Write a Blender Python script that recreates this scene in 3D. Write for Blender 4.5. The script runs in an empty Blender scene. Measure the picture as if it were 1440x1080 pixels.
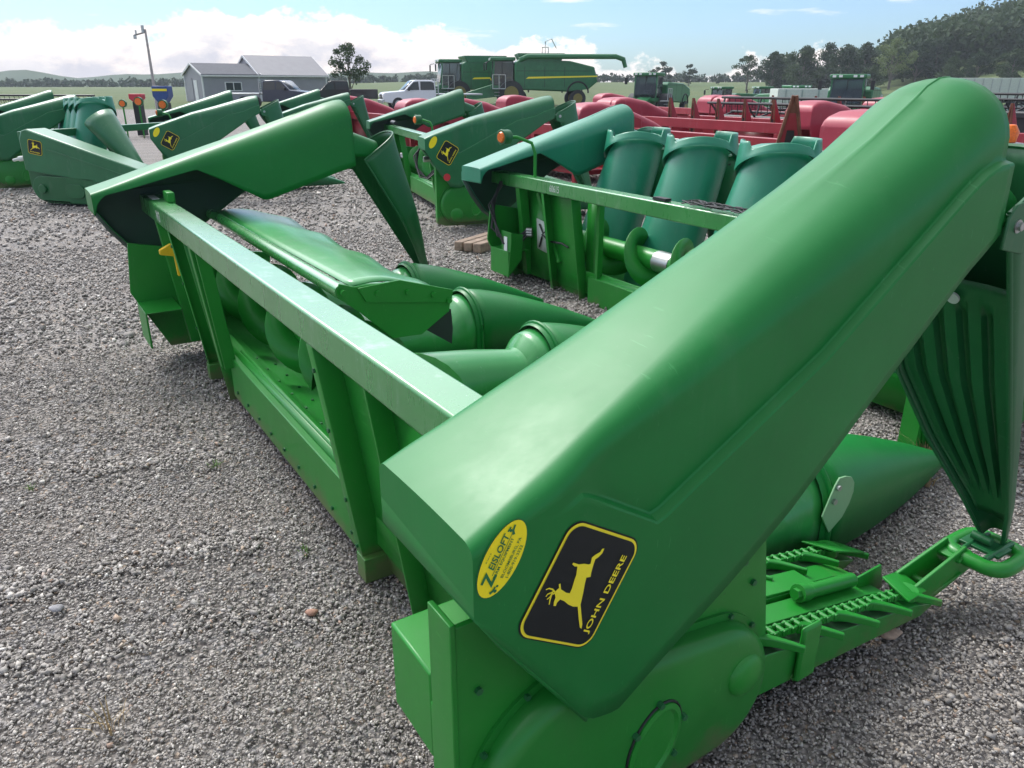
import bpy, bmesh, math, random
import numpy as np
from mathutils import Vector, Matrix, noise
from mathutils.geometry import tessellate_polygon
random.seed(7); RNG=np.random.default_rng(11)
SC=bpy.context.scene; COL=SC.collection
def R(d): return math.radians(d)
def lerp(a,b,t): return a+(b-a)*t
def sst(e0,e1,x):
    t=max(0.,min(1.,(x-e0)/(e1-e0))); return t*t*(3-2*t)
def interp(st,x,k):
    if x<=st[0][0]: return st[0][k]
    for p,q in zip(st,st[1:]):
        if x<=q[0]: return lerp(p[k],q[k],(x-p[0])/(q[0]-p[0]))
    return st[-1][k]

# ------------------------------------------------------------ materials
def newmat(name):
    m=bpy.data.materials.new(name); m.use_nodes=True
    nt=m.node_tree; b=nt.nodes['Principled BSDF']; return m,nt,b
def L(nt,a,b): nt.links.new(a,b)
def mixc(nt,fac,c1,c2):
    n=nt.nodes.new('ShaderNodeMix'); n.data_type='RGBA'
    for s,v in ((n.inputs[0],fac),(n.inputs[6],c1),(n.inputs[7],c2)):
        if isinstance(v,bpy.types.NodeSocket): L(nt,v,s)
        elif isinstance(v,(int,float)): s.default_value=v
        else: s.default_value=(*v,1)
    return n.outputs[2]
def ramp(nt,src,p0,p1,v0=0,v1=1):
    n=nt.nodes.new('ShaderNodeMapRange'); n.clamp=True
    n.inputs[1].default_value=p0;n.inputs[2].default_value=p1;n.inputs[3].default_value=v0;n.inputs[4].default_value=v1
    L(nt,src,n.inputs[0]); return n.outputs[0]
def noi(nt,scale,detail=4,rough=.55,vec=None,scl=None):
    n=nt.nodes.new('ShaderNodeTexNoise'); n.inputs['Scale'].default_value=scale
    n.inputs['Detail'].default_value=detail; n.inputs['Roughness'].default_value=rough
    tc=nt.nodes.new('ShaderNodeTexCoord'); v=vec or tc.outputs['Object']
    if scl:
        mp=nt.nodes.new('ShaderNodeMapping'); mp.inputs['Scale'].default_value=scl; L(nt,v,mp.inputs[0]); v=mp.outputs[0]
    L(nt,v,n.inputs['Vector']); return n.outputs[0]
def bump(nt,b,h,strength=.2,dist=.01):
    n=nt.nodes.new('ShaderNodeBump'); n.inputs['Strength'].default_value=strength; n.inputs['Distance'].default_value=dist
    L(nt,h,n.inputs['Height']); L(nt,n.outputs[0],b.inputs['Normal'])
def paint(name,c,rough=.35,dust=.25,dustc=(.30,.33,.27),var=.12,coat=0.,spec=.5,wear=None,lowdirt=False):
    """painted steel or moulded plastic: slight fading, dust speckle, fine streaks"""
    m,nt,b=newmat(name)
    n1=noi(nt,2.2,5,.6); n2=noi(nt,60,3,.7); n3=noi(nt,9,6,.7,scl=(1,1,.25))
    c1=mixc(nt,ramp(nt,n1,.3,.7),tuple(x*(1-var) for x in c),tuple(min(1,x*(1+var)+.004) for x in c))
    c2=mixc(nt,ramp(nt,n3,.56,.8,0,dust),c1,dustc)
    c3=mixc(nt,ramp(nt,n2,.66,.74,0,dust*.8),c2,dustc)
    # fine scuffs: thin stretched noise lines
    ns=noi(nt,14,2,.5,scl=(9,.6,2.5)); ns2=noi(nt,3,2,.5)
    sc_=nt.nodes.new('ShaderNodeMath'); sc_.operation='MULTIPLY'; L(nt,ramp(nt,ns,.685,.71,0,.28),sc_.inputs[0]); L(nt,ramp(nt,ns2,.48,.60),sc_.inputs[1]); c3=mixc(nt,sc_.outputs[0],c3,tuple(min(1,x*1.6+.06) for x in c))
    if lowdirt:
        tcd=nt.nodes.new('ShaderNodeTexCoord'); sz=nt.nodes.new('ShaderNodeSeparateXYZ'); L(nt,tcd.outputs['Object'],sz.inputs[0]); nd=noi(nt,7,5,.7)
        ma=nt.nodes.new('ShaderNodeMath'); ma.operation='MULTIPLY_ADD'; ma.inputs[1].default_value=.30; L(nt,nd,ma.inputs[0]); L(nt,sz.outputs[2],ma.inputs[2]); c3=mixc(nt,ramp(nt,ma.outputs[0],.27,.19,0,.6),c3,(.17,.12,.075))
    if wear:
        n4=noi(nt,26,5,.75); c3=mixc(nt,ramp(nt,n4,.70,.73,0,.8),c3,wear)
    L(nt,c3,b.inputs['Base Color'])
    L(nt,ramp(nt,n3,.3,.75,rough*.95,rough*1.15),b.inputs['Roughness'])
    b.inputs['Specular IOR Level'].default_value=spec
    b.inputs['Coat Weight'].default_value=coat; b.inputs['Coat Roughness'].default_value=.25
    bump(nt,b,n1,.035,.02)
    return m
def plain(name,c,rough=.5,metal=0,emit=None,var=.1,scale=8):
    m,nt,b=newmat(name); n=noi(nt,scale,4,.6)
    L(nt,mixc(nt,ramp(nt,n,.3,.7),tuple(x*(1-var) for x in c),tuple(min(1,x*(1+var)) for x in c)),b.inputs['Base Color'])
    b.inputs['Roughness'].default_value=rough; b.inputs['Metallic'].default_value=metal
    return m
M={}
M['green']=paint('green_paint',(.012,.225,.022),.36,.16,spec=.4,wear=(.02,.05,.02),coat=.12,dustc=(.20,.30,.17),lowdirt=True)
M['green_beam']=paint('green_paint_chalk_sheen',(.035,.26,.055),.27,.6,dustc=(.42,.54,.46),coat=1.0)  # pale mottle is chalky fade plus sky reflection put into the colour
M['green_case']=paint('green_case_oily',(.011,.200,.022),.33,.10,wear=(.02,.045,.02),lowdirt=True,dustc=(.05,.07,.03),spec=.45)
M['track']=paint('greasy_track',(.010,.045,.014),.35,.2,dustc=(.10,.08,.05),wear=(.12,.08,.05))
M['green_cover']=paint('green_cover_sky_sheen',(.030,.27,.060),.30,.3,dustc=(.36,.50,.38),coat=.4)  # row covers' paleness is sky reflection painted into the colour
M['green_hood']=paint('green_hood_plastic',(.006,.172,.030),.38,.10,coat=.0,spec=.34,dustc=(.20,.30,.20))
M['green_dark']=paint('green_shell_worn',(.010,.115,.034),.40,.2,wear=(.10,.12,.09))
M['green_teal']=paint('faded_teal_plastic',(.014,.215,.120),.36,.2,coat=.15)
M['green_fade']=paint('faded_green_plastic',(.012,.145,.050),.38,.2,coat=.15)
M['inner']=plain('shaded_inner_shell',(.010,.040,.026),.6)  # mostly the shade inside the far hood, painted as a darker colour
M['black']=plain('black_steel',(.012,.013,.015),.5)
M['rubber']=plain('black_rubber',(.02,.021,.024),.6)
M['steel']=plain('worn_steel',(.45,.46,.45),.35,.9)
M['yellow']=plain('yellow_paint',(.80,.52,.01),.4)
M['decal_black']=plain('decal_black',(.002,.005,.006),.5)
M['decal_yellow']=plain('decal_yellow',(.95,.80,.03),.45,var=.03)
M['stick_yellow']=plain('sticker_yellow',(1.0,.80,.01),.4,var=.02)
M['stick_green']=plain('sticker_green',(.01,.16,.05),.4)
M['white']=plain('white_paint',(.75,.76,.76),.5)
M['offwhite']=plain('chalky_white',(.55,.60,.55),.7)
M['red']=paint('red_paint',(.30,.018,.030),.38,.25,dustc=(.45,.3,.3))
M['red_fade']=paint('faded_red_plastic',(.36,.030,.055),.42,.2,dustc=(.5,.32,.34))
M['orange']=plain('orange_lens',(.85,.16,.01),.3,var=.3,scale=60)
M['rust']=plain('rusty_steel',(.16,.07,.04),.8,var=.4)
M['wood']=plain('weathered_wood',(.26,.19,.14),.85,var=.35,scale=14)
M['red_decal']=plain('red_reflector',(.55,.03,.05),.4)
M['glass']=plain('dark_glass',(.03,.04,.05),.08)

# ------------------------------------------------------------ mesh builder
SPLIT={'bolt','flange_bolt','rivet','rear_sheet','bearing_boss','edge_bead','worn_edge','toe_bracket'}
class MB:
    def __init__(s): s.v=[];s.f=[];s.m=[]
    def add(s,vs,fs,mi=0):
        o=len(s.v); s.v+= [tuple(v) for v in vs]; s.f+=[tuple(o+i for i in f) for f in fs]; s.m+=[mi]*len(fs)
    def box(s,c,d,rot=None,mi=0):
        vs=[Vector((x*d[0]/2,y*d[1]/2,z*d[2]/2)) for x in(-1,1) for y in(-1,1) for z in(-1,1)]
        if rot is not None: vs=[rot@v for v in vs]
        s.add([v+Vector(c) for v in vs],[(0,1,3,2),(4,6,7,5),(0,4,5,1),(2,3,7,6),(0,2,6,4),(1,5,7,3)],mi)
    def bb(s,x0,x1,y0,y1,z0,z1,mi=0): s.box(((x0+x1)/2,(y0+y1)/2,(z0+z1)/2),(abs(x1-x0),abs(y1-y0),abs(z1-z0)),None,mi)
    def beam(s,p,q,w,h,mi=0,up=(0,0,1)):
        p=Vector(p);q=Vector(q);d=(q-p);l=d.length;d.normalize(); u=Vector(up); sd=d.cross(u).normalized(); u=sd.cross(d)
        m=Matrix((sd,d,u)).transposed(); s.box((p+q)/2,(w,l,h),m,mi)
    def prism(s,poly,axis,a0,a1,mi=0):
        def P(p,a):
            return {'y':(p[0],a,p[1]),'x':(a,p[0],p[1]),'z':(p[0],p[1],a)}[axis]
        n=len(poly); vs=[P(p,a0) for p in poly]+[P(p,a1) for p in poly]
        tri=tessellate_polygon([[Vector((p[0],p[1],0)) for p in poly]])
        fs=[tuple(t) for t in tri]+[tuple(n+i for i in reversed(t)) for t in tri]
        fs+=[(i,(i+1)%n,n+(i+1)%n,n+i) for i in range(n)]
        s.add(vs,fs,mi)
    def tube(s,path,r,n=10,mi=0,caps=True,closed=False):
        path=[Vector(p) for p in path]; rs=r if isinstance(r,(list,tuple)) else [r]*len(path)
        rings=[]; ref=Vector((0,0,1)); m=len(path)
        for i,p in enumerate(path):
            if closed: d=path[(i+1)%m]-path[i-1]
            else: d=path[min(i+1,m-1)]-path[max(i-1,0)]
            d.normalize(); a=d.cross(ref)
            if a.length<.05: a=d.cross(Vector((1,0,0)))
            a.normalize(); b=d.cross(a)
            rings.append([p+a*math.cos(t)*rs[i]+b*math.sin(t)*rs[i] for t in [2*math.pi*k/n for k in range(n)]])
        vs=[v for g in rings for v in g]; fs=[]
        for i in range(m if closed else m-1):
            j=(i+1)%m
            for k in range(n): fs.append((i*n+k,i*n+(k+1)%n,j*n+(k+1)%n,j*n+k))
        if caps and not closed: fs.append(tuple(range(n-1,-1,-1))); fs.append(tuple((m-1)*n+k for k in range(n)))
        s.add(vs,fs,mi)
    def cyl(s,p,q,r,n=14,mi=0,r2=None): s.tube([p,q],[r,r if r2 is None else r2],n,mi)
    def grid(s,P,mi=0,closed=False):
        n=len(P[0]); vs=[v for g in P for v in g]; fs=[]
        for i in range(len(P)-1):
            for k in range(n if closed else n-1):
                fs.append((i*n+k,i*n+(k+1)%n,(i+1)*n+(k+1)%n,(i+1)*n+k))
        s.add(vs,fs,mi)
    def islands(s):
        par=list(range(len(s.v)))
        def fd(a):
            while par[a]!=a: par[a]=par[par[a]]; a=par[a]
            return a
        for f in s.f:
            r=fd(f[0])
            for i in f[1:]: par[fd(i)]=r
        out={}
        for f,m in zip(s.f,s.m): out.setdefault(fd(f[0]),[]).append((f,m))
        res=[]
        for fs in out.values():
            q=MB(); idx={}
            for f,m in fs:
                for i in f:
                    if i not in idx: idx[i]=len(q.v); q.v.append(s.v[i])
                q.f.append(tuple(idx[i] for i in f)); q.m.append(m)
            res.append(q)
        return res
    def build(s,name,mats,parent=None,bevel=0,smooth=38,solid=0,label=None,off=0):
        if name in SPLIT:
            p=[q.build_one(name,mats,parent,bevel,smooth,solid,label,off) for q in s.islands()]; return p[0]
        return s.build_one(name,mats,parent,bevel,smooth,solid,label,off)
    def build_one(s,name,mats,parent=None,bevel=0,smooth=38,solid=0,label=None,off=0):
        me=bpy.data.meshes.new(name); me.from_pydata(s.v,[],s.f)
        mats=mats if isinstance(mats,(list,tuple)) else [mats]
        for m in mats: me.materials.append(M[m] if isinstance(m,str) else m)
        me.polygons.foreach_set('material_index',s.m)
        bm=bmesh.new(); bm.from_mesh(me); bmesh.ops.remove_doubles(bm,verts=bm.verts,dist=1e-5)
        bmesh.ops.recalc_face_normals(bm,faces=bm.faces); bm.to_mesh(me); bm.free()
        me.polygons.foreach_set('use_smooth',[True]*len(me.polygons)); me.set_sharp_from_angle(angle=R(smooth))
        o=bpy.data.objects.new(name,me); COL.objects.link(o)
        if parent: o.parent=parent
        if solid:
            md=o.modifiers.new('s','SOLIDIFY'); md.thickness=solid; md.offset=off
        if bevel:
            md=o.modifiers.new('b','BEVEL'); md.width=bevel; md.segments=2; md.limit_method='ANGLE'; md.angle_limit=R(40)
        if label: o['label']=label
        return o
def thing(name,label,cat,loc=(0,0,0),rz=0,group=None):
    o=bpy.data.objects.new(name,None); COL.objects.link(o); o.location=loc; o.rotation_euler=(0,0,rz); o.empty_display_size=.2
    o['label']=label;o['category']=cat
    if group:o['group']=group
    return o
def tag(o,label=None,cat=None,group=None,kind=None):
    for k,v in (('label',label),('category',cat),('group',group),('kind',kind)):
        if v:o[k]=v
    return o
def kids(o): return [c for c in bpy.data.objects if c.parent is o]
def copy_tree(o,parent=None):
    c=o.copy(); COL.objects.link(c); c.parent=parent
    for k in kids(o): copy_tree(k,c)
    return c

# text as flat mesh triangles
def text_tris(txt,size,bold=0,shear=0):
    cu=bpy.data.curves.new('lettering','FONT'); cu.body=txt; cu.size=size; cu.offset=bold; cu.shear=shear; cu.resolution_u=3
    o=bpy.data.objects.new('lettering',cu); COL.objects.link(o)
    dg=bpy.context.evaluated_depsgraph_get(); me=o.evaluated_get(dg).to_mesh()
    vs=[(v.co.x,v.co.y) for v in me.vertices]; fs=[tuple(p.vertices) for p in me.polygons]
    bpy.data.objects.remove(o); bpy.data.curves.remove(cu)
    return vs,fs
def fit_text(txt,p0,length,height,bold=0,shear=0):
    """text laid from p0 along +x with a given length and cap height"""
    vs,fs=text_tris(txt,1,bold,shear); xs=[v[0] for v in vs]; ys=[v[1] for v in vs]
    x0,x1,y0,y1=min(xs),max(xs),min(ys),max(ys)
    return [(p0[0]+(v[0]-x0)/(x1-x0)*length,p0[1]+(v[1]-y0)/(y1-y0)*height) for v in vs],fs

# ------------------------------------------------------------ corn head pieces.  local x = forward, y = along the beam (near end to far end), z = up
W6=3.58            # length between the hoods' inner walls
NEAR=dict(st=[(-.155,.735,.872,.03),(-.10,.66,.898,.035),(0,.525,.942,.05),(.089,.402,.983,.06),(.16,.388,1.015,.07),(.267,.46,1.066,.085),(.45,.575,1.158,.11),(.61,.69,1.240,.135),(.82,.875,1.348,.16),(.96,.995,1.422,.17),(1.08,1.10,1.494,.172),(1.13,1.145,1.527,.175),(1.175,1.182,1.545,.175),(1.215,1.215,1.547,.175)],
  y0=-.337,y1=.02,cut=None)
FAR=dict(st=[(-.285,.87,.985,.03),(-.2,.73,1.01,.035),(-.1,.60,1.042,.05),(0.,.53,1.075,.06),(.1,.56,1.107,.07),(.3,.70,1.17,.09),(.6,.90,1.263,.13),(.9,1.03,1.358,.165),(1.1,1.14,1.425,.172),(1.18,1.18,1.445,.175),(1.215,1.2,1.447,.175)],
  y0=3.90,y1=3.56,cut=[(-.285,.87),(-.26,.93),(-.2,1.0),(.1,1.08),(.268,1.085),(.40,1.02),(.63,.89),(.66,.885),(1.236,1.06)])
MID=dict(st=[(-.285,.84,.965,.03),(-.2,.70,1.0,.035),(-.1,.56,1.035,.05),(0.,.44,1.07,.06),(.1,.43,1.10,.07),(.3,.58,1.17,.10),(.6,.78,1.245,.14),(.9,.97,1.325,.165),(1.1,1.10,1.375,.172),(1.18,1.14,1.39,.175),(1.215,1.16,1.392,.175)],y0=-.337,y1=.02,cut=None)
CREASE_M=lambda x:(.80+(.10-x)*.62 if x<.10 else interp([(.10,.80),(1.15,1.32),(1.3,1.4)],x,1))
CREASE_N=lambda x:(.79+(.235-x)*.62 if x<.235 else interp([(.235,.79),(.666,1.027),(1.14,1.365),(1.3,1.45)],x,1))
CREASE_F=lambda x:interp([(-.3,.95),(.5,1.0),(1.2,1.26)],x,1)
def hood(P,parent,mat,crease,name='end_hood',neck=True,solid=.007):
    st=P['st']; y0,y1=P['y0'],P['y1']; W=abs(y1-y0); dr=1 if y1>y0 else -1
    x0,x1=st[0][0],st[-1][0]; N=64; rows=[]
    for i in range(N+1):
        x=lerp(x0,x1,i/N); zb,zt,r=(interp(st,x,k) for k in (1,2,3))
        zi=interp(P['cut'],x,1) if P['cut'] else zb+.05
        zi=min(zi,zt-.02)
        rx=min(r,W/2-.001); rz=min(r*.85,(zt-zb)*.45)
        pts=[]; zs=zt-rz; zc=crease(x); zc=max(zb+.022,min(zs-.026,zc))
        A=.022*sst(.0,.13,x) if P['cut'] is None else .010
        for k in range(9): pts.append((0,lerp(zb,zc-.016,k/8)))
        pts+=[(0,zc-.006),(A*.12,zc-.001),(A*.88,zc+.004),(A,zc+.009),(A,zc+.020)]
        for k in range(1,8): pts.append((A,lerp(zc+.020,max(zs,zc+.022),k/7)))
        for k in range(1,10):
            t=math.pi/2*k/9; pts.append((A*(1-k/9)+rx-rx*math.cos(t),zs+rz*math.sin(t)))
        for k in range(1,5): pts.append((lerp(rx,W-rx,k/5),zt+.003*math.sin(math.pi*k/5)))
        for k in range(0,10):
            t=math.pi/2*(1-k/9); pts.append((W-rx+rx*math.cos(t),zs+rz*math.sin(t)))
        for k in range(1,8): pts.append((W,lerp(zs,min(zi,zs-.004),k/7)))
        end=sst(x1-.12,x1,x)
        rows.append([(x+.015*end*(1-max(0,(z-zb)/(zt-zb))),y0+dr*s,z) for s,z in pts])
    mb=MB(); mb.grid(rows)
    # rear face and the turned-in strips along its lower edge
    r0=rows[0]; zb0=st[0][1]
    mb.add([(x0,y0,zb0)]+list(r0)+[(x0,y1,zb0)],[tuple(range(len(r0)+2))])
    xs=[s[0] for s in st[:5]]; low=[(s[0],s[1]) for s in st[:4]]
    mb.grid([[(x,y0,z),(x+.02,y0+dr*.045,z+.012)] for x,z in low])
    if P['cut'] is None: mb.grid([[(x,y1,z+.05),(x+.02,y1-dr*.045,z+.06)] for x,z in low])
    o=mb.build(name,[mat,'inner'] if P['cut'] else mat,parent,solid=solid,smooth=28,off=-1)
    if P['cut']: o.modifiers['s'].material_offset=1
    if neck:
        mb=MB(); zt=st[-1][2]; zb=st[-1][1]; rr=[]
        for i in range(9):
            t=i/8; x=lerp(x1-.05,x1+.20,t); zn=zt-.165-.09*t; zl=zb+.02-.03*t-(.10 if P['cut'] else 0); ins=.012+.05*t; pts=[]
            for k in range(5): pts.append((ins,lerp(zl,zn-.05,k/4)))
            for k in range(1,6):
                a=math.pi/2*k/5; pts.append((ins+.05-.05*math.cos(a),zn-.05+.05*math.sin(a)))
            q=[(W-s,z) for s,z in reversed(pts)]
            rr.append([(x,y0+dr*s,z) for s,z in pts+q])
        mb.grid(rr); mb.build('hood_neck',mat,o,solid=.006)
    return o
DEER=[(.0822,.0027),(.0729,.0017),(.0637,.0065),(.0595,.0109),(.0484,.0087),(.0343,.0045),(.0268,.0011),(.0237,.01),(.0135,.0066),(-.0041,-.0007),(-.0105,-.0032),(-.026,-.0087),(-.0441,-.0236),(-.0601,-.0367),(-.0692,-.0407),(-.0673,-.035),(-.0527,-.0221),(-.0308,-.0043),(-.0326,.0061),(-.0309,.0197),(-.0265,.0333),(-.0252,.0446),(-.0322,.0479),(-.0382,.0468),(-.0391,.0521),(-.0317,.0559),(-.0239,.0569),(-.016,.0645),(-.0099,.0627),(-.0059,.0598),(-.0002,.0646),(.0024,.0622),(-.0074,.054),(-.0112,.0382),(-.0105,.0298),(-.0017,.0304),(.0136,.0344),(.0239,.0364),(.0385,.0434),(.0373,.0496),(.0396,.0575),(.0431,.0571),(.043,.05),(.0427,.0427),(.0465,.031),(.0472,.0207),(.0494,.0167),(.0607,.0208),(.0671,.0161),(.0742,.0082),(.0806,.0072)]
ANT=[[(-.0156,.0623),(-.011,.0729),(-.0107,.0815),(-.0143,.0869)],[(-.0139,.0676),(-.0174,.0721),(-.0211,.0781),(-.0261,.0793)],[(-.0168,.0691),(-.0249,.0699),(-.0304,.0738)],[(-.017,.0697),(-.0297,.0668),(-.0383,.0632)],[(-.0156,.0623),(-.0192,.0675)]]
def rrect(x0,x1,y0,y1,r,n=8):
    out=[]
    for cx,cy,a in ((x1-r,y1-r,0),(x0+r,y1-r,90),(x0+r,y0+r,180),(x1-r,y0+r,270)):
        for k in range(n+1):
            t=R(a+90*k/n); out.append((cx+r*math.cos(t),cy+r*math.sin(t)))
    return out
def decal(parent,name,layers,mats,C,T,yf,dr):
    """flat printed layers; (u,v) laid on the hood's outer wall; yf=wall y; dr=outward sign"""
    t=Vector(T).normalized(); n=Vector((-t.y,t.x)); mb=MB()
    for lay,(vs,fs,mi) in enumerate(layers):
        off=.0012*(lay+1)
        mb.add([(C[0]+t.x*u+n.x*v,yf+dr*off,C[1]+t.y*u+n.y*v) for u,v in vs],fs,mi)
    me=bpy.data.meshes.new(name); me.from_pydata(mb.v,[],mb.f)
    for m in mats: me.materials.append(M[m])
    me.polygons.foreach_set('material_index',mb.m); o=bpy.data.objects.new(name,me); COL.objects.link(o); o.parent=parent
    return o
def poly_layer(p,mi):
    tri=tessellate_polygon([[Vector((a,b,0)) for a,b in p]]); return (p,[tuple(t) for t in tri],mi)
def stroke(p,w,mi):
    vs=[];fs=[]
    for i,(a,b) in enumerate(p):
        c=p[max(i-1,0)]; d=p[min(i+1,len(p)-1)]; v=Vector((d[0]-c[0],d[1]-c[1])).normalized(); k=w*(1-.45*i/len(p))
        vs+=[(a-v.y*k,b+v.x*k),(a+v.y*k,b-v.x*k)]
    for i in range(len(p)-1): fs.append((2*i,2*i+1,2*i+3,2*i+2))
    return (vs,fs,mi)
def ell(cx,cy,a,b,n=40): return [(cx+a*math.cos(2*math.pi*k/n),cy+b*math.sin(2*math.pi*k/n)) for k in range(n)]
def merge(*ls):
    vs=[];fs=[]
    for v,f,mi in ls: o=len(vs); vs+=list(v); fs+=[tuple(o+i for i in q) for q in f]
    return (vs,fs,ls[0][2])
def emblem(parent,C,T,yf,dr,s=1,flip=1):
    S=lambda l:([(u*s*flip,v*s) for u,v in l[0]],l[1],l[2])
    lay=[poly_layer(rrect(-.108,.116,-.086,.104,.032),0),poly_layer(rrect(-.105,.113,-.083,.101,.030),1),poly_layer(rrect(-.1,.108,-.078,.096,.026),0)]
    tv,tf=fit_text('JOHN DEERE',(-.077,-.0655),.158,.0175,bold=.02)
    art=merge(poly_layer(DEER,1),*[stroke(a,.0016,1) for a in ANT])
    if flip<0: tv=[(-u,v) for u,v in fit_text('JOHN DEERE',(-.081,-.0655),.158,.0175,bold=.02)[0]]
    lay+=[merge(art,(tv,tf,1))]
    return decal(parent,'emblem',[S(l) for l in lay],['decal_black','decal_yellow'],C,T,yf,dr)
def sticker(parent,C,T,yf,dr,full=True):
    lay=[poly_layer(ell(0,0,.071,.0375),1),poly_layer(ell(0,0,.069,.0355),0)]
    if full:
        def tx(t,x,y,l,h,b=0,sh=0): v,f=fit_text(t,(x,y),l,h,b,sh); return (v,f,2)
        z=([(-.052,.021),(-.022,.021),(-.022,.017),(-.040,-.004),(-.036,-.004),(-.030,.004),(-.030,-.008),(-.054,-.008),(-.054,-.004),(-.036,.016),(-.052,.016)])
        v,f=fit_text('Z',(-.050,-.004),.024,.0235,.03,.0)
        lay+=[merge((v,f,2),tx('EISLOFT',-.021,.0075,.064,.0125,.02,.2),(  [(-.03,.0045),(.045,.0045),(.045,.0055),(-.03,.0055)],[(0,1,2,3)],2),
             tx('FARM EQUIPMENT',-.034,-.0045,.072,.0065,.012),tx('BLOOMSBURG, PA',-.030,-.0185,.072,.0065,.008),tx('1-800-919-3322',-.028,-.0275,.058,.006,.008),
             tx('Browns &',-.012,.0265,.018,.0028,.0),
             # small vehicles drawn at both ends
             stroke([(-.060,-.006),(-.055,-.010),(-.047,-.011)],.0024,2),poly_layer(ell(-.054,-.0145,.0030,.0030,14),2),poly_layer(ell(-.045,-.014,.0022,.0022,12),2),
             stroke([(.044,.001),(.050,.006),(.060,.007)],.0024,2),poly_layer(ell(.049,.010,.0028,.0028,14),2),stroke([(.046,.0145),(.055,.013)],.0016,2))]
    return decal(parent,'dealer_sticker',lay,['stick_yellow','stick_green','stick_green'],C,T,yf,dr)
def folded_snout(parent,P,mat='green_dark',liner=True,tip=(.50,-1.06),full=True):
    """end snout hinged back under the hood's front end: a half-cone shell open to the rear"""
    y0,y1=P['y0'],P['y1']; dr=1 if y1>y0 else -1; x1=P['st'][-1][0]; zb=P['st'][-1][1]
    zb+=.09; far_=P['cut'] is not None
    if far_: zb-=.20; tip=(.51,-.84)
    if not far_: x1-=.045; zb-=.045
    A=Vector((x1+.075,0,zb)); Bp=Vector((x1+tip[0]+.075,0,zb+tip[1])); ax=(Bp-A).normalized(); out=Vector((-ax.z,0,ax.x)); N=26; n=26; g=[]
    wid=[(0,.0,.345),(.35,.003,.335),(.5,.005,.325),(.7,.008,.25),(.88,.015,.15),(1,.03,.095)]
    for i in range(N+1):
        s=i/N; a,b=interp(wid,s,1),interp(wid,s,2); w=b-a; D=lerp(.30,.05,s**.9); c=A.lerp(Bp,s); row=[]
        for k in range(n+1):
            t=math.pi*k/n; cx=math.copysign(abs(math.cos(t))**.7,math.cos(t)); sy=abs(math.sin(t))**.8
            y=y0+dr*(a+w/2-w/2*cx-.002); p=c+out*(D*sy); row.append((p.x,y,p.z))
        if s==0:pass
        g.append(row)
    mb=MB(); mb.grid(g); o=mb.build('folded_snout',mat,parent,solid=.006)
    mb=MB(); mb.tube([g[i][0] for i in range(N+1)],.007,8); mb.tube([g[i][n] for i in range(N+1)],.006,8); mb.build('edge_bead',mat,o)
    mb=MB(); mb.tube(g[0],.006,6); mb.build('top_rim',mat,o)
    if liner:
        mb=MB(); gg=[]
        for i in range(31):
            s=lerp(.20,.93,i/30); a,b=interp(wid,s,1)+.012,interp(wid,s,2)-.012; c=A.lerp(Bp,s); row=[]
            for k in range(61):
                u=k/60; y=y0+dr*lerp(a,b,u); d=.020*abs(math.sin(math.pi*u))**.3*(1-s*.5)+.02
                ph=(u*4.6+.35)%1; gr=sst(.0,.10,ph)*sst(.50,.40,ph)*sst(.265,.285,s)*sst(.86,.80,s)
                if u<.05 or u>.95: gr=0
                p=c+out*(d+.022*gr); row.append((p.x,y,p.z))
            gg.append(row)
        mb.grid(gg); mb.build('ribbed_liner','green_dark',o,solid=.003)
        mb=MB(); c=A.lerp(Bp,.245)+out*.03; yy=y0+dr*.155; mb.cyl(c-out*.004,c-out*.010,.017,18)
        mb.v=[(v[0],v[1]+yy,v[2]) for v in mb.v]; mb.build('plastic_plug','offwhite',o)
    mb=MB(); y=y0-dr*.0; h=A+Vector((.035,0,-.03)); mb.cyl((h.x,y+dr*.01,h.z),(h.x,y-dr*.012,h.z),.016,12); mb.cyl((h.x,y-dr*.012,h.z),(h.x,y-dr*.02,h.z),.010,8)
    mb.build('hinge_bolt','steel',o)
    mb=MB(); mb.prism([(h.x-.045,h.z-.05),(h.x+.05,h.z-.07),(h.x+.06,h.z+.03),(h.x+.02,h.z+.055),(h.x-.02,h.z+.05),(h.x-.045,h.z+.02)],'y',y-dr*.001,y-dr*.009); mb.build('hinge_plate',mat,o,bevel=.003)
    return o
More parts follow.
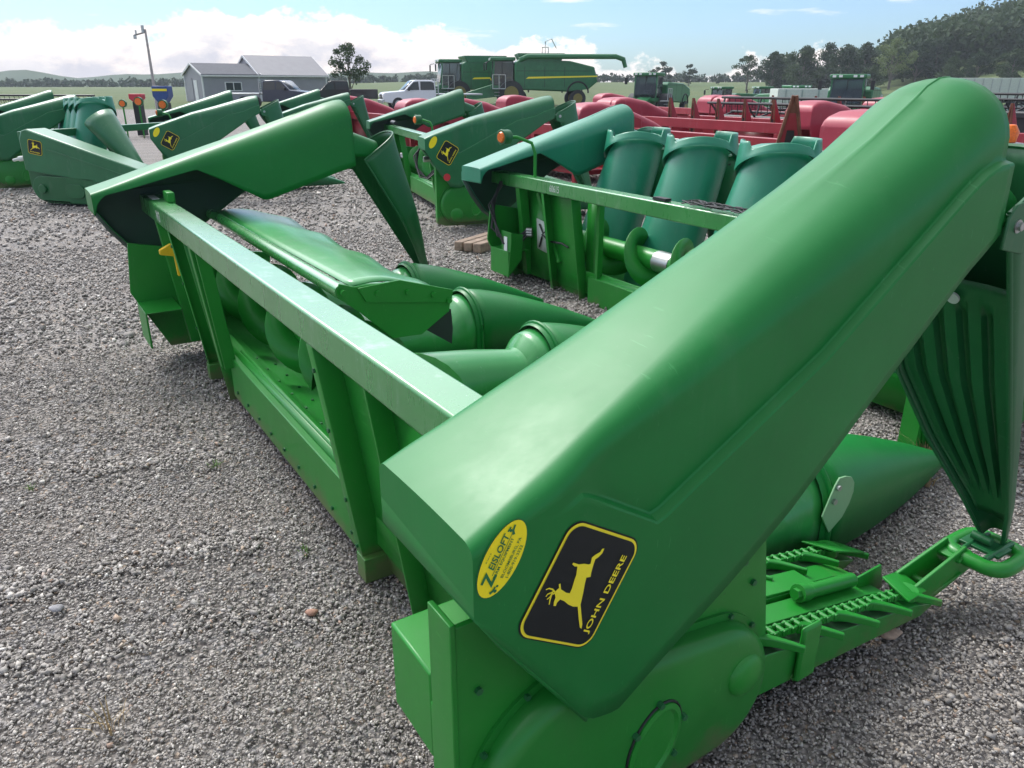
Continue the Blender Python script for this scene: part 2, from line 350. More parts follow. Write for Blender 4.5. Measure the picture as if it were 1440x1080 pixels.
def gear_case(root,y0,dr,detail=True,mat='green'):
    """drive case on the head's end: flat plate with a raised oval cover. dr=outward"""
    t=.012; mb=MB()
    mb.prism([(-.145,.655),(-.145,.03),(-.05,.0),(.50,.0),(.70,.10),(.72,.26),(.66,.62),(.30,.62),(-.05,.655)],'y',y0,y0+dr*t)
    mb.bb(-.155,-.143,y0-dr*.07,y0+dr*.015,.03,.665)
    o=mb.build('end_sheet',mat,root,bevel=.002)
    def oval(off,n=14):
        c1,r1,c2,r2=(.10,.235),.215-off,(.50,.215),.175-off; out=[]
        # tangent hull of two circles
        d=Vector((c2[0]-c1[0],c2[1]-c1[1])); L_=d.length; a0=math.atan2(d.y,d.x); be=math.acos((r1-r2)/L_)
        for k in range(2*n+1):
            t=a0+be+(2*math.pi-2*be)*k/(2*n); out.append((c1[0]+r1*math.cos(t),c1[1]+r1*math.sin(t)))
        for k in range(2*n+1):
            t=a0-be+2*be*k/(2*n); out.append((c2[0]+r2*math.cos(t),c2[1]+r2*math.sin(t)))
        return out
    lv=[(-.018,.0),(-.018,.008),(0,.008),(0,.03),(.006,.045),(.018,.055),(.035,.060)]
    g=[[(x,y0+dr*(t+h),max(z,.012)) for x,z in oval(off)] for off,h in lv]
    mb=MB(); mb.grid(g,closed=True); pts=g[-1]; tri=tessellate_polygon([[Vector((p[0],p[2],0)) for p in pts]]); mb.add(pts,[tuple(q) for q in tri])
    c=mb.build('gear_case','green_case' if mat=='green' else mat,root,smooth=40)
    yf=y0+dr*(t+.060)
    def dome(mb,cx,cz,r,h):
        gg=[]
        for k in range(7):
            a=math.pi/2*k/6; gg.append([(cx+r*math.cos(a)*math.cos(q),yf+dr*h*math.sin(a),cz+r*math.cos(a)*math.sin(q)) for q in [2*math.pi*j/18 for j in range(18)]])
        mb.grid(gg,closed=True)
    mb=MB(); dome(mb,.58,.25,.055,.02); dome(mb,.06,.13,.075,.022); mb.build('bearing_boss',mat,c)
    mb=MB(); mb.grid([[(.30+(.07+e)*math.cos(q)+.02*math.sin(q),yf+dr*h,.20+(.10+e)*math.sin(q)) for q in [2*math.pi*j/32 for j in range(32)]] for e,h in ((0,0),(0,.007),(-.012,.010),(-.02,.004),(-.0699,.005))],closed=True)
    cv=mb.build('access_cover',mat,c)
    if detail:
        mb=MB()
        for q in (20,100,150,200,280,330):
            q=R(q); x=.30+.078*math.cos(q)+.02*math.sin(q); z=.20+.108*math.sin(q); mb.cyl((x,yf,z),(x,yf+dr*.012,z),.008,6)
        mb.build('bolt','green_dark',c)
        mb=MB(); mb.tube([(.30+.073*math.cos(q)+.02*math.sin(q),yf+dr*.0015,.20+.103*math.sin(q)) for q in [2*math.pi*j/32 for j in range(32)]],.0032,6,closed=True); mb.build('gasket','black',c)
        mb=MB()
        for x,z in oval(-.012)[::5]:
            if z>.04: mb.cyl((x,y0+dr*(t+.006),z),(x,y0+dr*(t+.016),z),.007,6)
        for x,z in ((.60,.52),(.64,.45),(.55,.56),(.48,.5),(-.1,.66),(-.1,.5)): mb.cyl((x,y0+dr*t,z),(x,y0+dr*(t+.008),z),.008,6)
        mb.build('flange_bolt','green_dark',c)
    return o
def auger(root,y0,y1,x=.45,z=.42,R_=.205,mat='green',step=.50):
    mb=MB(); mb.cyl((x,y0,z),(x,y1,z),.075,20); o=mb.build('auger',mat,root)
    g=[]; n=int((y1-y0)/step*24)
    for i in range(n+1):
        a=2*math.pi*i/24; y=lerp(y0,y1,i/n)
        if y>(y0+y1)/2: a=-a
        g.append([(x+r*math.cos(a),y,z+r*math.sin(a)) for r in (.074,.13,R_)])
    mb=MB(); mb.grid(g); mb.build('auger_flight',mat,o,solid=.006)
    mb=MB(); ym=(y0+y1)/2; mb.cyl((x,ym+.25,z),(x,ym+.42,z),.078,20); mb.build('wear_band','steel',o)
    return o
def snout(root,y,ztop=.42,x0=.74,xr=1.43,xt=2.5,r=.195,mat='green_hood',ring=True,low=.06):
    """inner row divider: rear cover, rolled ring and pointed front cone lying close to the ground"""
    def sec(x,cz,r,ry,n=16,drop=.10):
        pts=[(x,y-ry,cz-drop)]+[(x,y-ry*math.cos(math.pi*k/n),cz+r*math.sin(math.pi*k/n)) for k in range(n+1)]+[(x,y+ry,cz-drop)]
        return pts
    mb=MB(); g=[]
    for i in range(19):
        t=i/18; x=lerp(xr+.01,xt,t); rr=lerp(r,.014,t**1.45); top=lerp(ztop,low,t**1.35); g.append(sec(x,max(top-rr*.9,.02),rr*.9,rr*1.05,drop=lerp(.16,.01,t**1.6)))
    mb.grid(g); e=g[-1]; mb.add(e,[tuple(range(len(e)))])
    o=mb.build('divider_snout',mat,root,solid=.006)
    mb=MB(); rg=sec(xr,ztop-r+.004,r+.004,(r+.004),drop=.12); mb.tube(rg,.011,8)
    rr_=[[(p[0]-dx,y+(p[1]-y)*s,(p[2]-(ztop-r))*s+(ztop-r)) for p in rg] for dx,s in ((0,1),(.02,.985),(.03,.95))]
    mb.grid(rr_); mb.build('snout_ring',mat,o)
    mb=MB(); g=[]
    for i,(x,rr,top) in enumerate(((x0,.165,ztop-.035),(x0+.02,.167,ztop-.033),(1.10,.150,ztop-.075),(1.27,.140,ztop-.105),(1.30,.142,ztop-.10),(1.345,.165,ztop-.045),(1.36,.172,ztop-.035),(xr-.01,.176,ztop-.02))):
        g.append(sec(x,top-rr,rr,rr*1.05,drop=.16))
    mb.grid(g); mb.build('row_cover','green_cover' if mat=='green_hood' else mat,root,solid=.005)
    return o
def raised_snout(root,y,x=.95,z0=.12,ztop=1.16,mat='green_teal',lean=.12,cone=True,k_=1.52):
    """moulded divider folded up for parking: tapered barrel with a scalloped collar"""
    mb=MB(); g=[]; n=72
    for i in range(13):
        t=i/12; z=lerp(z0,ztop-.10,t); r=lerp(.190,.150,t**1.2)*k_; cx=x-.25*(1-t)+lean*t
        g.append([(cx+r*.95*math.cos(a),y+r*math.sin(a),z+.10*math.cos(a)*(1-t)) for a in [2*math.pi*k/n for k in range(n)]])
    cx=x+lean
    for e,dz_ in ((.97,.035),(.86,.062),(.6,.078),(.25,.085),(.01,.086)):
        r=.150*k_*e; g.append([(cx+r*.95*math.cos(a),y+r*math.sin(a),ztop-.10+dz_) for a in [2*math.pi*k/n for k in range(n)]])
    mb.grid(g,closed=True); o=mb.build('raised_snout',mat,root,smooth=60)
    mb=MB(); gg=[]; cx=x+lean
    for i in range(9):
        t=i/8; row=[]
        for k in range(n):
            a=2*math.pi*k/n; back=.5-.5*math.cos(a)   # 1 at rear (toward the beam)
            low=ztop-.045-.30*(.5-.5*math.cos(a-R(228)))
            ad=math.degrees(a)%360
            up=max(low+.05,ztop-.07+.09*(sst(272,281,ad) if ad>180 else 1-sst(20,30,ad))+.05*sst(181,215,ad)*(1-sst(265,272,ad))+.075*sst(95,112,ad)*(1-sst(170,180,ad)))
            r=lerp(.182,.165,t)*k_; 
            row.append((cx+r*math.cos(a)*.98,y+r*1.04*math.sin(a),lerp(low,up,t)))
        gg.append(row)
    mb.grid(gg,closed=True); e=gg[0]; mb.grid([[(cx+(p[0]-cx)*.88,y+(p[1]-y)*.88,p[2]+.01) for p in e],e],closed=True)
    mb.build('scalloped_collar',mat,o,solid=.012)
    if cone:
        mb=MB(); g=[]
        for i in range(9):
            t=i/8; c=Vector((x+.30,y-.02,ztop-.12)).lerp(Vector((x+.45,y-.02,.05)),t); r=lerp(.20,.03,t)
            g.append([(c.x+r*math.cos(a),c.y+r*math.sin(a),c.z+.04*math.cos(a)*(1-t)) for a in [2*math.pi*k/24 for k in range(24)]])
        mb.grid(g,closed=True); c=mb.build('folded_tip','green_fade' if mat!='red' else 'red',o,solid=.006)
        mb=MB(); mb.tube(g[0],.009,8,closed=True); mb.build('tip_rim','offwhite' if mat=='green_teal' else mat,c)
        mb=MB(); mb.tube([(x+.16,y-.14,ztop-.22),(x+.24,y-.19,ztop-.20),(x+.34,y-.19,ztop-.10)],.012,6); mb.build('latch','rubber',o)
    return o
def row_unit(root,y):
    """gathering unit: two inclined side rails with lugged chains either side of the stalk slot"""
    o=None; T=lambda x,z:(x,z-.0)
    def zl(x): return lerp(.25,.10,(x-.62)/(1.40-.62))
    mb=MB()
    for s in (-1,1):
        yy=y+s*.135
        mb.prism([(.60,zl(.6)+.0),(1.36,zl(1.36)+.0),(1.46,zl(1.46)-.015),(1.40,zl(1.4)-.045),(.60,zl(.6)-.13)],'y',yy-.045,yy+.045)
    mb.prism([(.60,zl(.6)-.02),(1.20,zl(1.2)-.02),(1.20,zl(1.2)-.06),(.60,zl(.6)-.1)],'y',y-.075,y+.075)
    o=mb.build('row_unit','green_case',root,bevel=.003)
    mb=MB(); mb.prism([(.62,zl(.62)+.001),(1.30,zl(1.3)+.001),(1.30,zl(1.3)-.02),(.62,zl(.62)-.02)],'y',y-.178,y-.092); mb.prism([(.62,zl(.62)+.001),(1.30,zl(1.3)+.001),(1.30,zl(1.3)-.02),(.62,zl(.62)-.02)],'y',y+.092,y+.178); mb.build('chain_track','track',o)
    mb=MB()
    for s in (-1,1):
        yy=y+s*.055; mb.prism([(.62,zl(.62)+.006),(1.24,zl(1.24)+.006),(1.34,zl(1.34)-.004),(1.34,zl(1.34)-.012),(.62,zl(.62)-.002)],'y',yy-.035,yy+.035)
    mb.build('stripper_plate','green',o,bevel=.002)
    for s in (-1,1):
        yy=y+s*.135; mb=MB(); x=.63; k=0
        while x<1.36:
            z=zl(x)+.020; mb.beam((x,yy-.012,z),(x+.030,yy-.012,zl(x+.03)+.020),.006,.020); mb.beam((x,yy+.012,z),(x+.030,yy+.012,zl(x+.03)+.020),.006,.020)
            mb.cyl((x+.015,yy-.018,z),(x+.015,yy+.018,z),.009,8); x+=.036; k+=1
        ch=mb.build('gathering_chain','green',o,bevel=.001)
        for q in range(5):
            x=.70+q*.16+(.05 if s>0 else 0); z=zl(x)+.020; mb=MB()
            g=[]
            for k2 in range(7):
                t=k2/6; px=x+.085*t; py=yy-.012-.075*t**1.5; wd=.017*(1-.55*t); zz=zl(px)+.020; hh=.014*(1-.3*t)
                g.append([(px-wd,py,zz+hh),(px+wd*.4,py+.006,zz+hh),(px+wd*.4,py+.006,zz-hh),(px-wd,py,zz-hh)])
            mb.grid(g,closed=True); mb.add(g[-1],[(0,1,2,3)]); mb.build('chain_lug','green',ch,bevel=.003)
        mb=MB(); x=1.37; z=zl(x)+.018
        mb.tube([(x,yy,z-.012),(x,yy,z+.012)],.036,12); mb.build('idler_sprocket','green',o)
    # spring tensioner lying in the channel
    mb=MB(); mb.prism([(.62,zl(.62)+.02),(1.12,zl(1.12)+.02),(1.12,zl(1.12)+.012),(.62,zl(.62)+.012)],'y',y-.005,y+.075); mb.prism([(.62,zl(.62)+.012),(1.12,zl(1.12)+.012),(1.12,zl(1.12)-.02),(.62,zl(.62)-.03)],'y',y-.008,y-.002); mb.build('cover_strip','green',o,bevel=.002)
    mb=MB(); mb.cyl((1.02,y-.04,zl(1.02)+.03),(1.24,y-.04,zl(1.24)+.03),.021,14); mb.cyl((.985,y-.04,zl(.985)+.033),(1.02,y-.04,zl(1.02)+.03),.026,14); mb.cyl((.97,y-.04,zl(.97)+.033),(.985,y-.04,zl(.985)+.033),.016,6)
    mb.build('spring_tensioner','green',o)
    # sloping shoe plates at the nose of the unit
    mb=MB(); z=zl(1.3)
    mb.add([(1.30,y-.185,z+.03),(1.44,y-.16,z-.005),(1.46,y-.06,z+.0),(1.33,y-.08,z+.04)],[(0,1,2,3)])
    mb.add([(1.33,y+.08,z+.04),(1.46,y+.06,z+.0),(1.44,y+.16,z-.005),(1.30,y+.185,z+.03)],[(0,1,2,3)])
    mb.build('nose_plate','green',o,solid=.006,bevel=.001)
    return o
# ------------------------------------------------------------ whole corn heads
def frame_parts(root,zb=.93,detail=True,mat='green',y_near=.02,y_far=3.56,near_post=True):
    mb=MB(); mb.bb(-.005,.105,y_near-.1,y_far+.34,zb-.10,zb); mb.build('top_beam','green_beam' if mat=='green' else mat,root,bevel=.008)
    zt=zb-.10
    def lean(z): return .0+(zt-z)*.135
    for ya,yb,fl in ((2.70,3.10,1),(.48,.86,0))[:2 if near_post else 1]:
        # channel post with its folded edge toward the opening's outside
        mb=MB(); P=[]
        mb.grid([[(lean(z)+.075,y,z) for z in (zt,.02)] for y in (ya,yb)])
        for y in (ya,yb): mb.grid([[(lean(z)+x,y,z) for z in (zt,.0)] for x in (.0,.08)])
        ye=yb if fl else yb
        e0=(yb,yb-.03) if fl else (yb,yb+.045)
        mb.grid([[(lean(z)+.0,y,z) for z in (zt,.0)] for y in e0])
        o=mb.build('post',mat,root,solid=.008,bevel=.002)
        if detail:
            mb=MB()
            z=.30; mb.cyl((lean(z)+.078,(ya+yb)/2,z),(lean(z)+.066,(ya+yb)/2,z),.024,14); mb.build('hole_plug','green_dark',o)
            mb=MB()
            for z in (.75,.55,.3,.12): yy=e0[1]; mb.cyl((lean(z)-.004,(e0[0]+e0[1])/2,z),(lean(z)-.010,(e0[0]+e0[1])/2,z),.008,6)
            mb.build('bolt','green_dark',o)
            mb=MB(); yy=yb if fl else yb+.02; mb.bb(lean(0)-.02,lean(0)+.10,yy-.05,yy+.02,.0,.09); mb.build('foot_plate',mat,o,bevel=.003)
    # rear sheets outside the posts
    mb=MB(); mb.grid([[(lean(z)+.06,y,z) for z in (zt,.10 if near_post else .5)] for y in (y_near-.12,.47)]); mb.grid([[(lean(z)+.10,y,z) for z in (.42,.10)] for y in (3.10,3.85)])
    mb.build('rear_sheet',mat,root,solid=.006)
    mb=MB(); mb.prism([(.0,zt),(.075,zt),(.16,.12),(.085,.12)],'y',3.44,3.50); 
    mb.build('end_post',mat,root,bevel=.003)
    if detail:
        mb=MB(); mb.beam((.03,2.62,zt),(.10,2.62,.22),.05,.05); mb.beam((.05,2.56,zt-.02),(.11,2.56,.22),.012,.06); mb.build('guide_rail',mat,root,bevel=.003)
    # trough floor, sill and front wall
    mb=MB(); g=[]
    for y in (-.1,3.75):
        g.append([(.155,y,.12),(.155,y,.27),(.165,y,.282),(.20,y,.282),(.215,y,.262),(.28,y,.205),(.38,y,.175),(.50,y,.172),(.60,y,.195),(.68,y,.25),(.72,y,.33)])
    mb.grid(g); mb.build('trough',mat,root,solid=.006,smooth=50)
    mb=MB(); mb.tube([(.182,.94,.284),(.182,2.60,.284)],.012,8); mb.bb(.120,.152,.88,2.62,.05,.265); s=mb.build('sill',mat,root,bevel=.004)
    if detail:
        mb=MB()
        for k in range(9):
            y=1.0+k*.19; mb.cyl((.122,y,.10),(.112,y,.10),.008,6)
            for x,z in ((.24,.238),(.33,.19)): mb.cyl((x,y+.05,z),(x,y+.05,z+.010),.007,6)
        mb.build('rivet','green_dark',s)
def corn_head(label,O,ang,group,snouts='low',mat_h='green_hood',mat_f='green_dark',mat='green',detail=False,near=True,far=True,zb=.93,cone=True,emb=True,nsn=5,name='corn_head',sn_top=(.40,.45),mat_s='green_teal',emb_flip=1,gear=True,fold=True,dz=0):
    root=thing(name,label,'corn head' if True else '',(O[0],O[1],dz),ang,group)
    frame_parts(root,zb,detail,mat,near_post=snouts!='up')
    auger(root,.1,3.5,mat=mat)
    for side,P,c in ((0,NEAR,CREASE_N) if detail else (0,MID,CREASE_M),(1,FAR,CREASE_F)):
        if (side==0 and not near) or (side==1 and not far): continue
        h=hood(P,root,mat_h,c)
        if side==0 and emb:
            e=(.062,.712) if detail else (-.03,.80); emblem(h,e,(.53,.848),P['y0'],-1,flip=emb_flip); sticker(h,(e[0]-.165,e[1]+.123),(.50,.866),P['y0'],-1,full=detail)
        if fold: folded_snout(root,P,mat_f,liner=(side==0))
    if gear: gear_case(root,-.235,-1,detail=detail,mat=mat); 
    mb=MB(); mb.prism([(-.14,.69),(-.17,.40),(.0,.05),(.60,.05),(.66,.55),(.2,.62)],'y',3.66,3.68); 
    # stepped guard box behind the end sheet
    mb.bb(-.14,.05,3.36,3.66,.34,.345); mb.bb(-.145,-.135,3.36,3.66,.14,.345); mb.build('end_sheet',mat,root,bevel=.002)
    for k in range(nsn):
        y=.28+k*.755
        if snouts=='low': snout(root,y,ztop=lerp(sn_top[0],sn_top[1],k/4),mat=mat_h)
        elif snouts=='up': raised_snout(root,y,mat=mat_s,cone=cone,ztop=1.25)
    return root
H1O=(-.111,1.368); H1A=R(32.527)
g_heads='green corn heads parked in rows on the gravel'
H1=corn_head('nearest green corn head, deer emblem and yellow oval sticker on its big end hood',H1O,H1A,g_heads,detail=True)
def row_of(root,ks):
    for k in ks: row_unit(root,-.10+k*.755)
row_of(H1,range(0,6))
def h1_extras(root):
    # end guard box low behind the near hood
    mb=MB(); mb.bb(-.145,.02,-.14,.045,.26,.475); mb.bb(-.15,-.02,-.19,-.145,.20,.42)
    pass
    mb.build('guard_box','green',root,bevel=.006)
    # hinged sheet-metal cover over the far rows
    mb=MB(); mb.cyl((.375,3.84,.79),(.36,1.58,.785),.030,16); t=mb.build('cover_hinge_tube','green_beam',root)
    g=[]
    for i in range(25):
        y=lerp(3.84,1.587,i/24); w=lerp(.43,.385,sst(0,1,i/24)); wob=.012*math.sin(i*.9)
        g.append([(.40+w*u,y+(.0 if u<.3 else .05*(u-.3)),.80+(.014*math.sin(math.pi*min(1,u*1.35)))-.075*u**2+wob*u*u) for u in [k/10 for k in range(11)]])
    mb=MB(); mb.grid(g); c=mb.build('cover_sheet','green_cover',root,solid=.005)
    mb=MB(); mb.prism([(.335,.79),(.35,.82),(.41,.80),(.60,.80),(.835,.728),(.822,.640),(.69,.560),(.56,.565),(.42,.70),(.34,.765)],'y',1.575,1.583)
    mb.prism([(.42,.795),(.60,.805),(.838,.733),(.83,.68),(.45,.735)],'y',1.566,1.574)
    p=mb.build('cover_end_plate','green',root,bevel=.002)
    mb=MB()
    for x,z in ((.36,.785),(.50,.765),(.63,.752),(.745,.725),(.815,.69)): mb.cyl((x,1.576,z),(x,1.555,z),.012,8)
    mb.build('bolt','green',p)
    mb=MB(); mb.prism([(.69,.590),(.80,.655),(.835,.645),(.842,.56),(.835,.49)],'y',1.585,1.592); mb.build('rubber_flap','rubber',p)
    # yellow safety stop and bracket inside the far end
    mb=MB(); mb.prism([(-.03,.70),(.03,.73),(.06,.71),(.065,.55),(.045,.55),(.04,.66),(-.03,.675)],'y',3.28,3.31); mb.build('safety_stop','yellow',root,bevel=.004)
    # label on the beam's far end, chalk figures
    mb=MB(); mb.bb(.02,.06,3.60,3.78,.930,.932); mb.build('warning_label','offwhite',root)
    mb=MB(); mb.bb(.10,.112,3.42,3.52,.80,.98); mb.bb(.07,.11,3.40,3.53,.93,.985); mb.build('lift_lug','green',root,bevel=.006)
    vs,fs=fit_text('W3',(0,0),.11,.055,.01); mb=MB(); mb.add([(-.0065,3.36-u,.85+v) for u,v in vs],fs); mb.build('chalk_mark','offwhite',root)
    # toe loop of the near outer unit that carries the folded snout tip
    cx,cy=1.70,-.285; z=.175
    mb=MB(); pts=[]
    for x,y in rrect(cx-.085,cx+.085,cy-.085,cy+.085,.05,5): pts.append((x,y,z-.0*(x-cx)))
    mb.tube(pts,.024,12,closed=True); o=mb.build('toe_loop','green',root)
    mb=MB(); mb.beam((1.42,-.235,.07),(1.64,-.262,.165),.012,.10); mb.beam((1.42,-.165,.07),(1.64,-.205,.165),.012,.10); mb.beam((1.42,-.20,.03),(1.62,-.235,.12),.075,.010)
    mb.beam((1.58,-.232,.17),(1.64,-.236,.19),.08,.012); mb.cyl((1.50,-.25,.10),(1.50,-.15,.10),.012,8)
    mb.build('toe_bracket','green',o,bevel=.003)
    mb=MB(); mb.add([(1.32,-.25,.075),(1.44,-.265,.045),(1.45,-.16,.05),(1.33,-.16,.08)],[(0,1,2,3)]); mb.grid([[(1.26,-.15,.10),(1.42,-.135,.06)],[(1.26,-.145,.165),(1.40,-.13,.15)]])
    mb.build('toe_plate','green',o,solid=.008,bevel=.002)
    mb=MB(); mb.bb(1.66,1.74,-.34,-.22,.19,.20); mb.tube([(1.62,-.32,.195),(1.78,-.32,.195)],.010,8); mb.tube([(1.62,-.25,.195),(1.78,-.25,.195)],.008,8); mb.cyl((1.69,-.30,.22),(1.69,-.24,.22),.014,10); mb.build('snout_rest','green_dark',o,bevel=.002)
    # bolted deflector plate beside the first inner ring
    mb=MB(); pr=[(-.06,-.01),(-.01,-.085),(.05,-.045),(.078,.0),(.090,.04),(.086,.075),(.066,.10),(.035,.112),(.0,.115),(-.018,.09)]
    mb.prism([(1.43+x,.235+z) for x,z in pr],'y',.070,.076); d=mb.build('deflector_plate','offgreen',root,bevel=.001)
    mb=MB(); mb.cyl((1.425,.069,.318),(1.425,.060,.318),.010,8); mb.cyl((1.415,.069,.27),(1.415,.060,.27),.010,8); mb.build('bolt','steel',d)
    # bent stay wire in front of the beam
    mb=MB(); mb.tube([(.55,.62,.70),(.60,.55,.72),(.63,.56,.69),(.70,.48,.70),(.74,.42,.71),(.76,.36,.70)],.007,6); mb.build('stay_wire','green_dark',root)
    mb=MB(); mb.bb(.80,.87,-.30,-.285,.11,.275); mb.bb(.80,.87,-.285,-.25,.11,.125); mb.build('guide_tab','green',root,bevel=.012)
M['offgreen']=paint('pale_green_plate',(.22,.42,.22),.3,.2)
h1_extras(H1)
H2=corn_head('faded teal corn head behind the nearest one, raised snouts, straps on its beam',(1.77,3.32),R(29.87),g_heads,snouts='up',mat_h='green_teal',mat_f='green_teal',near=True,dz=-.07)
def lamp(name,label,base,path,face,parent=None,r=.055):
    """amber warning lamp on a bent pipe"""
    o=thing(name,label,'warning lamp',base) if parent is None else None
    mb=MB(); mb.tube(path,.013,10); p=mb.build('lamp_arm','green',parent or o)
    e=Vector(path[-1]); d=Vector(face).normalized(); mb=MB(); mb.cyl(e-d*.035,e+d*.03,r,18); mb.tube([e+d*.03+Vector((0,0,0)),e+d*.04],[r*1.05,r*1.05],18); b=mb.build('lamp_housing','green_dark',p,bevel=.004)
    mb=MB(); mb.cyl(e+d*.038,e+d*.052,r*.78,18,r2=r*.6); mb.build('amber_lens','orange',b); return p
def lampp(root,y,z,dx=-.1,h=.22,r=.055):
    lamp('x','',None,[(.05,y,z),(.05,y,z+h*.6),(.03,y+.02,z+h*.85),(dx*.5,y+.06,z+h),(dx,y+.10,z+h)],(-.9,-.15,0),root,r)
lampp(H2,3.28,.93,-.16,.30)
def h2_extras(root):
    mb=MB(); 
    for k in range(9):
        pts=[]; ph=random.random()*6
        for i in range(16):
            t=i/15; pts.append((.05+.055*math.sin(t*9+ph)+.01*random.uniform(-1,1),lerp(1.5,.75,t)+(k%3)*.02,.945+.018*abs(math.sin(t*13+ph*2))))
        mb.tube(pts,.0045,5)
    mb.bb(.02,.07,1.70,1.82,.932,.95); mb.build('tie_strap','rubber',root)
    mb=MB(); mb.bb(.0,.006,0,.0001,0,.0001) if False else None
    vs,fs=fit_text('60615',(0,0),.13,.05,.01); mb.add([(-.0065,2.98-u,.856+v) for u,v in vs],fs); mb.build('chalk_mark','offwhite',root)
    mb=MB(); mb.add([(.108,3.34,.60),(.108,3.16,.58),(.108,3.14,.34),(.108,3.32,.36)],[(0,1,2,3)]); p=mb.build('placard','offwhite',root,solid=.004)
    mb=MB(); mb.tube([(.098,3.28,.56),(.088,3.21,.50),(.095,3.24,.46),(.098,3.28,.38)],.008,6); mb.tube([(.10,3.17,.53),(.085,3.22,.49),(.09,3.12,.45),(.10,2.95,.46),(.11,2.88,.44)],.008,6); mb.build('loose_cable','black',p)
    mb=MB(); mb.prism([(-.12,.50),(-.02,.48),(-.03,.28),(-.16,.14)],'y',3.34,3.35); mb.bb(-.13,-.12,3.34,3.50,.30,.50); g=mb.build('guard_box','green',root,bevel=.002)
    mb=MB(); mb.bb(-.136,-.132,3.40,3.45,.34,.46); mb.build('warning_label','white',g)
    mb=MB(); mb.grid([[(.12,y,z) for z in (.83,.12)] for y in (3.10,3.66)]); mb.beam((.10,3.30,.80),(.13,3.02,.30),.03,.03); mb.build('rear_panel','green',root,solid=.006)
    mb=MB(); mb.grid([[(.17,y,z) for z in (.80,.12)] for y in (2.55,2.72)]); mb.bb(.13,.17,2.52,2.55,.1,.8); mb.build('inner_panel','green',root,solid=.006)
h2_extras(H2)
def hoses(root,y,mats=('rubber','rubber','black'),z=.55):
    for k,m in enumerate(mats):
        mb=MB(); mb.tube([(-.02+.03*k,y+.02*k,.86),(-.10-.03*k,y-.04,.74-.03*k),(-.14,y-.10*k-.05,z-.05*k),(-.05,y-.20-.06*k,z-.12),(.06,y-.30,z-.02*k)],.013-.002*k,8); o=mb.build('hydraulic_hose',m,root)
        mb=MB(); mb.cyl((.055,y-.29,z-.02*k),(.085,y-.33,z-.02*k),.019,8); mb.build('hose_fitting','steel',o)
hoses(H2,3.70,z=.50)
H3=corn_head('green corn head with a red reflector spot on its hood, left of the teal head',(-.78,9.1),R(18.5),g_heads,snouts='low',mat_h='green_fade',mat_f='green_fade',dz=.03)
lampp(H3,.75,.93,-.1,.18)
mb=MB(); mb.cyl((-.05,-.339,.55),(-.05,-.341,.55),.04,14); mb.build('reflector','red_decal',H3)
mb=MB(); mb.cyl((.02,3.0,.98),(.02,3.3,.98),.03); mb.build('hose_bundle','black',H3)
hoses(H3,.95); hoses(H3,3.2)
mb=MB(); mb.cyl((-.18,-.02,.72),(.02,-.02,.72),.022,10); mb.cyl((-.24,-.02,.72),(-.18,-.02,.72),.034,6); mb.build('drive_shaft_stub','steel',H3)
H4=corn_head('faded green corn head in front of the sheds, raised hood with yellow round sticker',(-4.9,11.6),R(24),g_heads,snouts='low',mat_h='green_fade',mat_f='green_fade')
lampp(H4,1.2,.93,-.1,.2)
H7=corn_head('green corn head in the second row back, between the side-on head and the red ones',(-4.6,16.8),R(22),g_heads,snouts='low',mat_h='green_fade',mat_f='green_fade',emb=False)
H6=corn_head('green corn head at the far left edge with hydraulic fittings on its beam',(-8.15,12.7),R(34),g_heads,snouts='low',mat_h='green_fade',mat_f='green_fade',emb=False)
hoses(H6,3.4); hoses(H4,.9)
